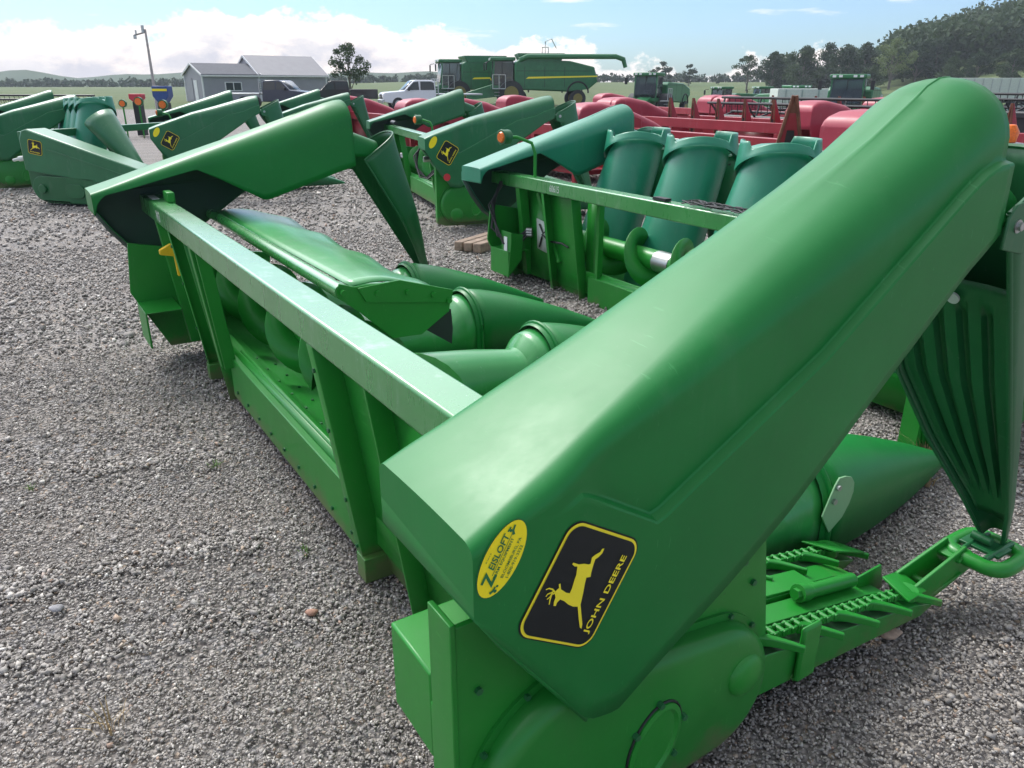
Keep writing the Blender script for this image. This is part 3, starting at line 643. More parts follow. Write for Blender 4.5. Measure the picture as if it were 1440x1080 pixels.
# corn head lying with its hood sloping down to the right, folded snouts standing behind it
def low_head():
    root=thing('corn_head','green corn head turned side-on, its end hood sloping down to the right','corn head',(-6.6,10.75,0),R(-14),g_heads)
    mb=MB()
    # hood panel: local x to the right/forward, tilted down
    prof=[(0,.86),(.06,.97),(.16,.99),(2.0,.45),(2.0,.22),(0,.46)]
    mb.prism(prof,'y',0,.34); h=mb.build('end_hood','green_fade',root,bevel=.02)
    emblem(h,(.24,.75),(-.98,.2) if False else (.985,-.17),-.001,-1,s=1.0)
    mb=MB(); mb.tube([(.42,-.002,.73),(.50,-.003,.72),(1.9,-.003,.34)],.008,6); mb.build('panel_crease','green_fade',h)
    mb=MB(); mb.prism([(0,.5),(0,.2),(.22,.02),(1.7,.02),(1.9,.25),(1.9,.3)],'y',.05,.30); e=mb.build('end_sheet','green_dark',root,bevel=.01)
    def ov(c0,c1,r,n=12): return [(c0[0]+r*math.cos(t),c0[1]+r*math.sin(t)) for t in [R(90)+math.pi*k/n for k in range(n+1)]]+[(c1[0]+r*math.cos(t),c1[1]+r*math.sin(t)) for t in [R(-90)+math.pi*k/n for k in range(n+1)]]
    mb=MB(); mb.prism(ov((.24,.22),(1.0,.20),.17),'y',.0,.05); c=mb.build('gear_case','green_dark',root,bevel=.02)
    mb=MB(); mb.cyl((.24,.0,.22),(.24,-.03,.22),.06); mb.prism(ov((.70,.2),(.82,.2),.09),'y',-.02,.0); mb.build('bearing_boss','green_dark',c,bevel=.008)
    for k in range(4):
        raised_snout(root,0,x=.0,ztop=1.27+.01*k,mat='green_teal',cone=False,k_=1.5); 
    ks=[o for o in bpy.data.objects if o.parent is root and o.name.startswith('raised_snout')]
    def loc(wx,wy):
        v=Vector((wx+6.6,wy-10.75)); c,s=math.cos(R(14)),math.sin(R(14)); return (v.x*c-v.y*s,v.x*s+v.y*c)
    for k,o in enumerate(ks): lx,ly=loc(-7.15+.31*k,13.2-.42*k); o.location=(lx,ly,.06); o.rotation_euler=(0,0,R(70))
    mb=MB(); n=24; g=[]
    for i in range(11):
        t=i/10; c=Vector((*loc(-5.85,11.5),1.10)).lerp(Vector((*loc(-5.1,11.0),.35)),t); r=lerp(.22,.07,t)
        g.append([(c.x+r*math.cos(a)*.8,c.y+r*math.sin(a),c.z+r*.55*math.cos(a)) for a in [2*math.pi*k/n for k in range(n)]])
    mb.grid(g,closed=True); mb.build('folded_snout','green_fade',root,solid=.008)
    mb=MB(); mb.bb(-.1,.0,.1,3.6,.85,.95); mb.bb(-.1,.0,3.3,3.4,0,.9); mb.build('top_beam','green_fade',root,bevel=.006)
    mb=MB(); mb.cyl((-.10,.05,.60),(.05,.05,.62),.035); mb.cyl((-.2,.05,.58),(-.10,.05,.60),.02); mb.build('drive_shaft','offwhite',root)
low_head()
# ------------------------------------------------------------ red heads
def red_head(label,O,ang,points='stub',near=True,far=True,num=None,mat='red',length=4.3,fl=1.0,dz=0,group='red corn heads beyond the green ones'):
    root=thing('corn_head',label,'corn head',(O[0],O[1],dz),ang,group)
    mb=MB(); mb.bb(0,.10,-.15,length+.15,.72,.90); b=mb.build('top_beam',mat,root,bevel=.008)
    if num:
        vs,fs=fit_text(num,(0,0),.13*len(num)*.8,.15,.015); mb=MB(); mb.add([(-.004,.55-u,.735+v) for u,v in vs],fs); mb.build('stencilled_number','white',b)
    mb=MB(); mb.grid([[(.08,y,z) for z in (.72,.2)] for y in (0,length*.33)]); mb.grid([[(.08,y,z) for z in (.72,.2)] for y in (length*.66,length)]); mb.build('rear_sheet',mat,root,solid=.006)
    for y in (.05,length*.33,length*.66,length-.05):
        mb=MB(); mb.bb(.0,.09,y-.05,y+.05,.0,.72); mb.build('post',mat,root,bevel=.004)
    mb=MB(); mb.bb(.12,.75,0,length,.12,.2); mb.bb(.70,.76,0,length,.2,.45); mb.build('trough',mat,root,bevel=.01)
    auger(root,.1,length-.1,mat=mat)
    def rhood(y0,y1):
        y0+=(-.12 if y0<y1 else .12)
        st=[(-.35,.80,1.10,.03),(-.30,.66,1.20,.06),(-.15,.50,1.26,.10),(.1,.45,1.28,.14),(.6,.42,1.20,.16),(1.2,.34,.98,.16),(1.9,.22,.62,.14),(2.2,.16,.42,.08)]
        o=hood(dict(st=st,y0=y0,y1=y1,cut=None),root,'red_fade' if mat=='red' else mat,lambda x:interp(st,x,1)+.12,neck=False)
    if near: rhood(-.48,0)
    if far: rhood(length+.48,length)
    n=5
    for k in range(n):
        y=length*(k+1)/(n+1)
        mb=MB()
        if points=='up':
            # narrow pointed divider folded up on edge
            g=[]
            for i in range(9):
                t=i/8; z=lerp(.35,1.28,t); w=lerp(.13,.012,t**1.3); d=lerp(.20,.02,t); x=lerp(.85,.62,t)
                g.append([(x-d,y-w*.6,z),(x-d,y+w*.6,z),(x+d*.5,y+w,z),(x+d,y,z),(x+d*.5,y-w,z)])
            mb.grid(g,closed=True); o=mb.build('raised_snout',mat,root,bevel=.004)
            mb=MB(); mb.grid([[(p[0]-.004,p[1],p[2]) for p in q[:2]] for q in g[6:]]+[]); 
            for s in (0,1): mb.tube([ (q[s][0]-.004,q[s][1],q[s][2]) for q in g],.016,6)
            mb.build('worn_edge','rust',o)
            mb=MB(); mb.grid([[(p[0]-.01,y+(p[1]-y)*.45,p[2]) for p in q[:2]] for q in g[2:6]]); mb.build('slot','black',o)
        else:
            g=[]
            for i in range(9):
                t=i/8; x=lerp(.7,2.1,t); r=lerp(.2,.03,t**1.2); g.append([(x,y+r*math.cos(a),max(.03,lerp(.42,.10,t)-r*.5+r*math.sin(a))) for a in [2*math.pi*j/16 for j in range(16)]])
            mb.grid(g,closed=True); mb.build('divider_snout',mat,root)
    return root
RA=R(28.7)
red_head('red corn head with a white number on its beam, just beyond the teal head',(3.80,9.33),RA,points='low',num='2',length=4.3,far=False)
red_head('red corn head whose smooth end hood lies left of the raised teal snouts',(1.05,13.2),RA,points='low',length=4.3)
red_head('red corn head with tall pointed dividers folded up, farther back in the middle',(4.75,14.4),RA,points='up',length=4.5,near=False,far=True)
red_head('faded red corn head behind the amber lamp, left of the green combines',(-2.2,17.5),RA,points='low',length=4.3)
red_head('red corn head at the right edge under the black reels',(7.6,10.6),RA,points='up',length=4.3)
red_head('red corn head farther back between the combines and the dividers',(2.2,19.0),RA,points='low',length=4.3)
red_head('distant red corn head with folded dividers in front of the white trailer',(8.2,18.6),RA,points='up',length=4.3,near=True)
red_head('distant red corn head in front of the far green combines',(5.6,23.5),R(24),points='low',length=5.4)
# single tall divider standing on the numbered head
def tall_divider(root,y):
    g=[]; mb=MB()
    for i in range(11):
        t=i/10; z=lerp(.45,1.42,t); w=lerp(.21,.015,t**1.1); x=lerp(.75,.55,t)
        g.append([(x-.05,y-w,z),(x-.05,y+w,z),(x+.12*(1-t)+.01,y+w*.8,z),(x+.12*(1-t)+.01,y-w*.8,z)])
    mb.grid(g,closed=True); o=mb.build('raised_snout','red',root,bevel=.004)
    mb=MB()
    for s in (0,1): mb.tube([(q[s][0]-.012,q[s][1],q[s][2]) for q in g],.022,6)
    mb.grid([[(p[0]-.008,p[1],p[2]) for p in q[:2]] for q in g[8:]]); mb.build('worn_edge','rust',o)
    mb=MB(); mb.grid([[(p[0]-.012,y+(p[1]-y)*.42,p[2]) for p in q[:2]] for q in g[3:7]]); mb.build('slot','black',o)

_h=[o for o in bpy.data.objects if o.name.startswith('corn_head') and str(o.get('label','')).startswith('red corn head with a white number')][0]
mb=MB(); mb.prism([(-.05,.70),(-.05,1.0),(.12,1.08),(.30,1.02),(.30,.70)],'y',4.1,4.5); mb.build('end_box','red',_h,bevel=.01)
mb=MB(); mb.bb(-.004,-.001,3.85,4.08,.78,.86); mb.build('warning_label','yellow',_h)
_r=thing('divider_snout','tall narrow red divider stood on end, its rusty point above the red beam','divider',(3.36,9.75,0),R(72))
tall_divider(_r,0); 
for c_ in kids(_r): c_.location=(-.75,0,0)
mb=MB(); mb.bb(-.12,.02,-.2,.2,0,.46); mb.build('snout_base','red',_r,bevel=.02)

# ------------------------------------------------------------ platform heads with reels
def platform(label,O,ang,length,reel='black',body='black',h=1.0,group=None,dz=0,letters=None):
    root=thing('platform_head',label,'platform head',(O[0],O[1],dz),ang,group)
    mb=MB(); mb.bb(0,.12,0,length,.30,h-.1); mb.bb(-.05,.12,0,length,h-.12,h); b=mb.build('back_sheet',body,root,bevel=.01)
    if letters:
        vs,fs=fit_text(letters,(0,0),1.1,.10,.01); mb=MB(); mb.add([(-.055,length*.55-u,h-.11+v) for u,v in vs],fs); mb.build('lettering','white',b)
    for y in (0,length):
        mb=MB(); mb.prism([(0,.2),(0,h),(.5,h-.1),(1.5,.35),(1.6,.15)],'y',y-.03,y+.03); mb.build('end_divider',body,root,bevel=.01)
    mb=MB(); mb.bb(.12,1.1,0,length,.18,.24); mb.build('cutter_table',body,root)
    mb=MB(); c=(.75,h-.05)
    mb.cyl((c[0],.1,c[1]),(c[0],length-.1,c[1]),.06,12); rr=mb.build('reel',reel,root)
    for k in range(6):
        a=R(60*k+15); p=(c[0]+.45*math.cos(a),c[1]+.45*math.sin(a)); mb=MB(); mb.cyl((p[0],.1,p[1]),(p[0],length-.1,p[1]),.028,8)
        for j in range(int(length/.18)): mb.beam((p[0],.15+.18*j,p[1]),(p[0]+.03,.15+.18*j,p[1]-.22),.012,.012)
        mb.build('reel_bat',reel,rr)
    for y in np.linspace(.2,length-.2,5):
        mb=MB()
        for k in range(6):
            a=R(60*k+15); mb.beam((c[0],y,c[1]),(c[0]+.45*math.cos(a),y,c[1]+.45*math.sin(a)),.03,.03)
        mb.build('reel_spider',reel,rr)
    return root
gp='platform heads with reels parked behind'
platform('long black platform head with a reel, parked in front of the white trailer',(8.4,19.5),R(14),7.0,h=1.05,group=gp,dz=-.42)
platform('black bat reel head nearest the right edge, above a red beam',(13.2,15.2),R(26),6.0,h=1.15,group=gp,dz=-.2)
platform('red framed platform head behind the tall red divider',(6.6,14.8),RA,5.0,reel='black',body='red',h=.98,group=gp,dz=-.1)
platform('long dark green platform head in front of the left field',(-13.0,24.5),R(78),9.0,reel='black',body='green_dark',h=.85,group=gp)
platform('dark green platform head at the far left among machine parts',(-16.0,20.0),R(70),5.0,reel='black',body='green_dark',h=1.0,group=gp)

# ------------------------------------------------------------ pallets and blocks
def pallet(label,loc,rz):
    o=thing('wooden_block',label,'wooden block',loc,rz,'weathered timbers under the parked heads')
    for k in range(3):
        mb=MB(); mb.box((0,.11*k-.11,.05),(1.15,.095,.09)); mb.build('plank','wood',o,bevel=.01)
    return o
pallet('grey wooden blocks under the emblem-bearing corn head left of the teal one',(-.15,8.0,0),R(60))
# ------------------------------------------------------------ ground
def gz(x,y):
    """ground height: level yard, falling away to the right behind the red heads, field rising beyond"""
    d=math.hypot(x,y)
    z=-1.25*sst(14,34,y)*sst(2,12,x-.05*y)
    z+=3.0*sst(90,330,d)*sst(-.45,.1,x/max(y,1)) + .9*sst(120,330,d)
    if y>60: z+=16*sst(.36,.70,x/y)*sst(110,270,y)
    z+=.03*noise.noise((x*.25,y*.25,0))*sst(3,10,d)
    return z
def axis(a,b,n,p): return [math.copysign(abs(t)**p,t)*(b if t>0 else -a) for t in np.linspace(-1,1,n)]
xs=axis(-420,420,150,2.6); ys=[-8+(608)*(t**2.4) for t in np.linspace(0,1,170)]
def small(x,y):
    r=.010*max(0,noise.noise((x*2.2,y*2.2,1))+.1)
    for x0,y0,x1,y1 in ((-2.3,1.95,-.9,2.35),(-3.2,2.55,-1.2,3.05)):     # loose windrows pushed up beside the wheel tracks
        dx,dy=x1-x0,y1-y0; l=math.hypot(dx,dy); t=((x-x0)*dx+(y-y0)*dy)/l/l; d=abs((x-x0)*dy-(y-y0)*dx)/l
        if -.1<t<1.1: r+=.014*math.exp(-(d/.07)**2)*(.6+.4*noise.noise((x*5,y*5,2)))
    return r
mb=MB(); mb.grid([[(x,y,gz(x,y)-.012) for y in ys] for x in xs])
g=mb.build('ground',plain('tmp',(.2,.2,.2)),None,smooth=180); g['kind']='structure'
def ground_mat():
    m,nt,b=newmat('gravel_ground'); tc=nt.nodes.new('ShaderNodeTexCoord'); P=tc.outputs['Object']
    def vor(s,f='F1'):
        v=nt.nodes.new('ShaderNodeTexVoronoi'); v.inputs['Scale'].default_value=s; v.feature=f; L(nt,P,v.inputs['Vector']); return v
    v1=vor(55); v2=vor(24); v3=vor(130)
    sep=nt.nodes.new('ShaderNodeSeparateColor'); L(nt,v1.outputs['Color'],sep.inputs[0])
    sep2=nt.nodes.new('ShaderNodeSeparateColor'); L(nt,v2.outputs['Color'],sep2.inputs[0])
    c=mixc(nt,ramp(nt,sep.outputs[0],0,1),(.22,.202,.185),(.46,.425,.39))
    c=mixc(nt,ramp(nt,sep.outputs[1],.90,.92),c,(.42,.33,.25))
    c=mixc(nt,ramp(nt,sep2.outputs[0],.80,.84,0,.7),c,(.36,.355,.36))
    edge=ramp(nt,v1.outputs['Distance'],.35,.75)
    c=mixc(nt,edge,c,(.13,.12,.115))
    # dusty fines and rusty, weedy stains
    n=noi(nt,.55,6,.65); c=mixc(nt,ramp(nt,n,.50,.72,0,.35),c,(.34,.31,.285))
    n=noi(nt,1.4,5,.6); c=mixc(nt,ramp(nt,n,.62,.74,0,.25),c,(.20,.11,.07))
    n=noi(nt,.22,5,.6); c=mixc(nt,ramp(nt,n,.35,.55,.0,.35),(.12,.11,.11),c) if False else c
    w=nt.nodes.new('ShaderNodeTexWave'); w.bands_direction='Y'; w.inputs['Scale'].default_value=.28; w.inputs['Distortion'].default_value=2.5; w.inputs['Detail'].default_value=3; mpw=nt.nodes.new('ShaderNodeMapping'); mpw.inputs['Rotation'].default_value=(0,0,-.33); L(nt,P,mpw.inputs[0]); L(nt,mpw.outputs[0],w.inputs['Vector'])
    c=mixc(nt,ramp(nt,w.outputs[1],.72,.95,0,.40),c,(.36,.325,.29))
    # field beyond the yard
    sp=nt.nodes.new('ShaderNodeSeparateXYZ'); L(nt,P,sp.inputs[0])
    nf=noi(nt,.05,4,.6); ad=nt.nodes.new('ShaderNodeMath'); ad.operation='MULTIPLY_ADD'; ad.inputs[1].default_value=14; L(nt,nf,ad.inputs[0]); L(nt,sp.outputs[1],ad.inputs[2])
    fm=ramp(nt,ad.outputs[0],62,66)
    ng=noi(nt,.03,6,.7); ng2=noi(nt,.6,3,.7,scl=(.3,1,1))
    fc=mixc(nt,ramp(nt,ng,.35,.65),(.065,.115,.035),(.11,.14,.05)); fc=mixc(nt,ramp(nt,ng2,.4,.7,0,.4),fc,(.15,.16,.075))
    L(nt,mixc(nt,fm,c,fc),b.inputs['Base Color']); b.inputs['Roughness'].default_value=.9; b.inputs['Specular IOR Level'].default_value=.25
    inv=nt.nodes.new('ShaderNodeMath'); inv.operation='SUBTRACT'; inv.inputs[0].default_value=1; L(nt,v1.outputs['Distance'],inv.inputs[1])
    i2=nt.nodes.new('ShaderNodeMath'); i2.operation='MULTIPLY_ADD'; i2.inputs[1].default_value=.6; L(nt,sep2.outputs[1],i2.inputs[0]); L(nt,inv.outputs[0],i2.inputs[2])
    bump(nt,b,i2.outputs[0],.9,.02); return m
g.data.materials.clear(); g.data.materials.append(ground_mat())
# loose crushed stone: one countless mass of real stones
def gravel():
    bands=[(.7,2.0,16000,.0030,.0062),(2.0,3.3,10500,.0033,.0070),(3.3,5.2,3800,.0045,.0092),(5.2,9,1000,.008,.0155),(9,17,190,.013,.025)]
    C=[];S=[]
    for r0,r1,den,s0,s1 in bands:
        half=R(46); area=half*(r1**2-r0**2); n=int(area*den*.92)
        r=np.sqrt(RNG.uniform(r0**2,r1**2,n)); a=RNG.uniform(-half,half,n)
        x=r*np.sin(a); y=r*np.cos(a); s=(s0+(s1-s0)*RNG.random(n)**2.2)*.90
        big=RNG.random(n)<.006; s=np.where(big,s*2.1,s)
        C.append(np.stack([x,y],1)); S.append(s)
    for k,(x0,y0,x1,y1,w_,n) in enumerate([(-2.3,1.95,-.9,2.35,.10,900),(-3.2,2.55,-1.2,3.05,.12,900),(-1.6,1.72,-.5,2.0,.07,350),(1.0,1.25,1.9,1.9,.3,350)]):
        t=RNG.random(n); C.append(np.stack([x0+(x1-x0)*t+RNG.normal(0,w_*.5,n),y0+(y1-y0)*t+.05*np.sin(t*9+k)+RNG.normal(0,w_*.5,n)],1)); S.append(.005+.006*RNG.random(n)**2)
    C=np.concatenate(C); S=np.concatenate(S)
    n=len(S); base=np.array([[x,y,z] for x in(-1,1) for y in(-1,1) for z in(-1,1)],float)
    V=base[None]*(1+RNG.uniform(-.45,.30,(n,8,3)))
    V*=np.stack([RNG.uniform(.8,1.45,n),RNG.uniform(.6,1.0,n),RNG.uniform(.35,.75,n)],1)[:,None]*S[:,None,None]*.85
    ax=RNG.normal(size=(n,4)); ax[:,1:3]*=.35; ax/=np.linalg.norm(ax,axis=1)[:,None]; w,x,y,z=ax.T
    ang=RNG.uniform(0,2*np.pi,n); w2,z2=np.cos(ang/2),np.sin(ang/2)
    w,x,y,z=w*w2-z*z2, x*w2+y*z2, y*w2-x*z2, z*w2+w*z2
    Rm=np.stack([1-2*(y*y+z*z),2*(x*y-z*w),2*(x*z+y*w),2*(x*y+z*w),1-2*(x*x+z*z),2*(y*z-x*w),2*(x*z-y*w),2*(y*z+x*w),1-2*(x*x+y*y)],1).reshape(n,3,3)
    V=np.einsum('nij,nkj->nki',Rm,V)
    gzv=np.array([gz(a,b)+small(a,b) for a,b in C])
    V[:,:,0]+=C[:,0,None]; V[:,:,1]+=C[:,1,None]; V[:,:,2]+=(gzv+S*.30-.006)[:,None]
    Fq=np.array([(0,1,3,2),(4,6,7,5),(0,4,5,1),(2,3,7,6),(0,2,6,4),(1,5,7,3)])
    F=(Fq[None]+8*np.arange(n)[:,None,None]).reshape(-1)
    me=bpy.data.meshes.new('gravel'); me.vertices.add(n*8); me.vertices.foreach_set('co',V.reshape(-1).astype(np.float32))
    me.loops.add(len(F)); me.loops.foreach_set('vertex_index',F.astype(np.int32))
    me.polygons.add(n*6); me.polygons.foreach_set('loop_start',np.arange(0,n*24,4,dtype=np.int32)); me.polygons.foreach_set('loop_total',np.full(n*6,4,np.int32))
    me.update(); at=me.attributes.new('tone','FLOAT','FACE'); at.data.foreach_set('value',np.repeat(RNG.random(n),6).astype(np.float32))
    m,nt,b=newmat('crushed_stone'); an=nt.nodes.new('ShaderNodeAttribute'); an.attribute_name='tone'
    cr=nt.nodes.new('ShaderNodeValToRGB'); L(nt,an.outputs['Fac'],cr.inputs[0]); e=cr.color_ramp; e.elements[0].position=0; e.elements[0].color=(.20,.184,.168,1); e.elements[1].position=1; e.elements[1].color=(.80,.76,.70,1)
    for p,c in ((.25,(.265,.243,.222)),(.60,(.355,.328,.300)),(.84,(.435,.404,.372)),(.93,(.56,.52,.465)),(.955,(.44,.34,.25)),(.967,(.36,.22,.16)),(.972,(.62,.57,.51))):
        q=e.elements.new(p); q.color=(*c,1)
    n2=noi(nt,90,3,.6); L(nt,mixc(nt,ramp(nt,n2,.3,.7,0,.3),cr.outputs[0],(.3,.28,.26)),b.inputs['Base Color']); b.inputs['Roughness'].default_value=.75; b.inputs['Specular IOR Level'].default_value=.35
    me.materials.append(m); o=bpy.data.objects.new('gravel',me); COL.objects.link(o); o['kind']='stuff'; return n
print('stones',gravel())
# weeds, dry grass, fallen leaves
def tuft(label,x,y,n,h,mat,name='grass_tuft',cat='weed',group=None,spread=.05):
    mb=MB()
    for i in range(n):
        a=random.uniform(0,6.28); r=random.uniform(0,spread); px,py=x+r*math.cos(a),y+r*math.sin(a); hh=h*random.uniform(.5,1); l=random.uniform(.1,.8)*hh; w=random.uniform(.0015,.003)
        pts=[(px+math.cos(a)*l*t*t,py+math.sin(a)*l*t*t,hh*t*(1-.25*t)) for t in (0,.4,.75,1)]
        mb.grid([[(p[0]-w*(1-.8*k/3)*math.sin(a),p[1]+w*(1-.8*k/3)*math.cos(a),p[2]) for p in (q,)]+[(q[0]+w*(1-.8*k/3)*math.sin(a),q[1]-w*(1-.8*k/3)*math.cos(a),q[2])] for k,q in enumerate(pts)])
    o=mb.build(name,mat,None); tag(o,label,cat,group); return o
M['straw']=plain('dry_straw',(.42,.31,.17),.8,var=.3); M['weed']=plain('weed_green',(.14,.25,.06),.6,var=.3); M['leaf_y']=plain('yellow_leaf',(.60,.58,.16),.6)
tuft('dry tan grass tuft beside the tip of the nearest snout cone',1.82,3.02,170,.15,'straw',spread=.09)
tuft('thin straw stalk pile lying left of the folded snout',1.70,2.78,30,.07,'straw',spread=.03)
tuft('small green weed in gravel nearer the beam, left of centre',-1.28,2.95,26,.035,'weed',spread=.03,name='weed')
tuft('tiny green sprig farthest left in the gravel',-1.95,2.75,16,.03,'weed',spread=.02,name='weed')
tuft('pale green sprig just under the beam in the gravel',-.72,2.30,18,.03,'weed',spread=.03,name='weed')
tuft('brown dried weed at the bottom left of the picture',-1.02,1.50,16,.10,'straw',spread=.04,name='weed')
tuft('green and yellow weed clump seen through the gap under the hood',1.98,4.25,140,.25,'weed',spread=.14,name='weed')
mb=MB(); mb.add([(-1.93,2.02,.012),(-1.88,2.03,.02),(-1.85,2.06,.014),(-1.88,2.08,.016),(-1.92,2.07,.012)],[(0,1,2,3,4)]); tag(mb.build('fallen_leaf','leaf_y',None,solid=.001),'yellow leaf lying on the gravel at the left edge','leaf')

def cobble(label,x,y,r,c):
    mb=MB(); g=[]; rr=random.Random(int(x*100))
    for i in range(7):
        t=math.pi*i/6; g.append([(x+r*(1+.25*math.sin(3*a+x))*math.sin(t)*math.cos(a),y+r*.75*math.sin(t)*math.sin(a),.004+r*.45*(math.cos(t)+.55)) for a in [2*math.pi*k/10 for k in range(10)]])
    mb.grid(g,closed=True); m='cobble_'+c
    if m not in M: M[m]=plain(m,dict(tan=(.42,.30,.22),grey=(.34,.33,.34),white=(.62,.60,.56),rust=(.36,.20,.14))[c],.8,var=.3,scale=40)
    tag(mb.build('stone',m,None,smooth=60),label,'stone')
cobble('flat tan stone lying right of the drive case on the gravel',1.12,1.86,.035,'tan')
cobble('small rust coloured stone left of the beam near the centre',-.62,1.96,.020,'rust')
cobble('pale whitish stone at lower right on the gravel',1.62,1.72,.022,'white')
cobble('large grey stone at the lower right edge of the picture',1.80,1.90,.042,'grey')
cobble('dark grey stone in the windrow at left, near the yellow leaf',-1.42,1.98,.022,'grey')
# ------------------------------------------------------------ trees
def leafmat(name,c,c2):
    m,nt,b=newmat(name); oi=nt.nodes.new('ShaderNodeAttribute'); oi.attribute_name='tone'
    L(nt,mixc(nt,oi.outputs['Fac'],c,c2),b.inputs['Base Color']); b.inputs['Roughness'].default_value=.65; b.inputs['Specular IOR Level'].default_value=.25
    tr=nt.nodes.new('ShaderNodeBsdfTranslucent'); tr.inputs[0].default_value=(*[x*1.2 for x in c2],1); mx=nt.nodes.new('ShaderNodeMixShader'); mx.inputs[0].default_value=.18
    out=nt.nodes['Material Output']; L(nt,b.outputs[0],mx.inputs[1]); L(nt,tr.outputs[0],mx.inputs[2]); L(nt,mx.outputs[0],out.inputs[0]); return m
M['leaf_dark']=leafmat('dark_foliage',(.014,.034,.018),(.042,.078,.030)); M['leaf_mid']=leafmat('mid_foliage',(.020,.048,.020),(.065,.105,.038)); M['leaf_light']=leafmat('light_foliage',(.08,.13,.04),(.17,.22,.08))
M['pole_grey']=plain('weathered_pole',(.36,.34,.33),.8,var=.2)
M['bark']=plain('grey_bark',(.16,.14,.12),.9,var=.3)
def leaf_mesh(name,centers,rads,per,size,mat,rng):
    """many small tilted leaf faces around clump centres"""
    P=[];T=[]
    for c,r in zip(centers,rads):
        d=rng.normal(size=(per,3)); d/=np.linalg.norm(d,axis=1)[:,None]; rr=r*rng.uniform(.35,1.08,per)[:,None]; P.append(np.array(c)+d*rr*np.array([1,1,.75])); T.append(np.clip(rng.random()*.55+rng.random(per)*.45,0,1))
    P=np.concatenate(P);T=np.concatenate(T);n=len(P)
    a=rng.normal(size=(n,3)); a/=np.linalg.norm(a,axis=1)[:,None]; b=np.cross(a,rng.normal(size=(n,3))); b/=np.linalg.norm(b,axis=1)[:,None]; s=size*rng.uniform(.6,1.3,n)[:,None]
    V=np.stack([P-a*s,P-b*s*.6,P+a*s,P+b*s*.6],1)
    me=bpy.data.meshes.new(name); me.vertices.add(n*4); me.vertices.foreach_set('co',V.reshape(-1).astype(np.float32)); me.loops.add(n*4); me.loops.foreach_set('vertex_index',np.arange(n*4,dtype=np.int32))
    me.polygons.add(n); me.polygons.foreach_set('loop_start',np.arange(0,n*4,4,dtype=np.int32)); me.polygons.foreach_set('loop_total',np.full(n,4,np.int32)); me.update()
    at=me.attributes.new('tone','FLOAT','FACE'); at.data.foreach_set('value',T.astype(np.float32)); me.materials.append(M[mat]); return me
def tree_mesh(seed,h,w,mat,clumps=34,per=70,size=.16,sparse=.0,trunk=.25):
    rng=np.random.default_rng(seed); cs=[];rs=[]; mb=MB(); rnd=random.Random(seed)
    mb.tube([(0,0,-.3),(.03*h*.2,0,h*.2),(0,.02*h,h*.5),(.02*h,0,h*.8)],[h*.028,h*.02,h*.012,h*.003],8)
    for k in range(clumps):
        t=rnd.uniform(trunk,1); ww=w*math.sin(math.pi*min(1,max(.05,(t-trunk+.12)/(1.1-trunk))))**.6; a=rnd.uniform(0,6.28); r=ww*math.sqrt(rnd.random())
        c=(r*math.cos(a),r*math.sin(a),h*t*.93); cs.append(c); rs.append(rnd.uniform(.10,.2)*h*.8*(1-sparse*.4))
        if k%3==0 : mb.tube([(0,0,h*max(.15,t-.35)),(c[0]*.5,c[1]*.5,h*(t-.12)),(c[0],c[1],c[2])],[h*.010,h*.006,h*.002],5)
    return mb,leaf_mesh('crown',cs,rs,per,size,mat,rng)
TREES={}
def tree(kind,label,x,y,s,rz=0,group=None,sx=1):
    if kind not in TREES:
        arg=dict(round=(3,10,3.6,'leaf_dark',42,120,.24,0,.22),broad=(5,10,4.8,'leaf_mid',46,120,.26,0,.2),airy=(8,10,4.2,'leaf_light',40,60,.20,.4,.35),tall=(12,12,3.4,'leaf_dark',42,120,.26,.1,.15),lone=(21,10,3.4,'leaf_mid',26,110,.20,.35,.42),small=(33,6,2.6,'leaf_dark',24,90,.2,.0,.15))[kind]
        mb,cm=tree_mesh(*arg[:4],clumps=arg[4],per=arg[5],size=arg[6],sparse=arg[7],trunk=arg[8]); TREES[kind]=(mb,cm,None)
    mb,cm,tm=TREES[kind]; r=thing('tree',label,'tree',(x,y,gz(x,y)),rz,group); r.scale=(s*sx,s*sx,s)
    if tm is None: t=mb.build('trunk','bark',r); TREES[kind]=(mb,cm,t.data)
    else: t=bpy.data.objects.new('trunk',tm); COL.objects.link(t); t.parent=r
    c=bpy.data.objects.new('crown',cm); COL.objects.link(c); c.parent=r; return r
def at(u,d):   # ground point at pixel column u and depth d
    return ((u-720)/1080*d*1.0,d)
GT='trees along the far field edge'
def T(kind,label,u,d,topv,rz=0,sx=1,base=10,group=GT):
    x=(u-720)/1080*d*.932; y=d; hh=1.53+(120-topv)/1080*d*.869-gz(x,y); tree(kind,label,x,y,hh/base,rz,group,sx)
T('lone','leaning dark tree standing alone right of the grey shed',492,78,57,0.4,base=10,group=None,sx=.9)
T('small','tree crown showing above the left combine harvester',662,170,82,0,base=6)
T('small','rounded lone tree left of the pair on the field ridge',930,230,84,1,base=6)
T('small','small upright tree, right of the pair on the field ridge',968,235,88,2,sx=.8,base=6)
T('small','low bush on the ridge between the lone tree pair and the wood',1010,250,103,3,base=6)
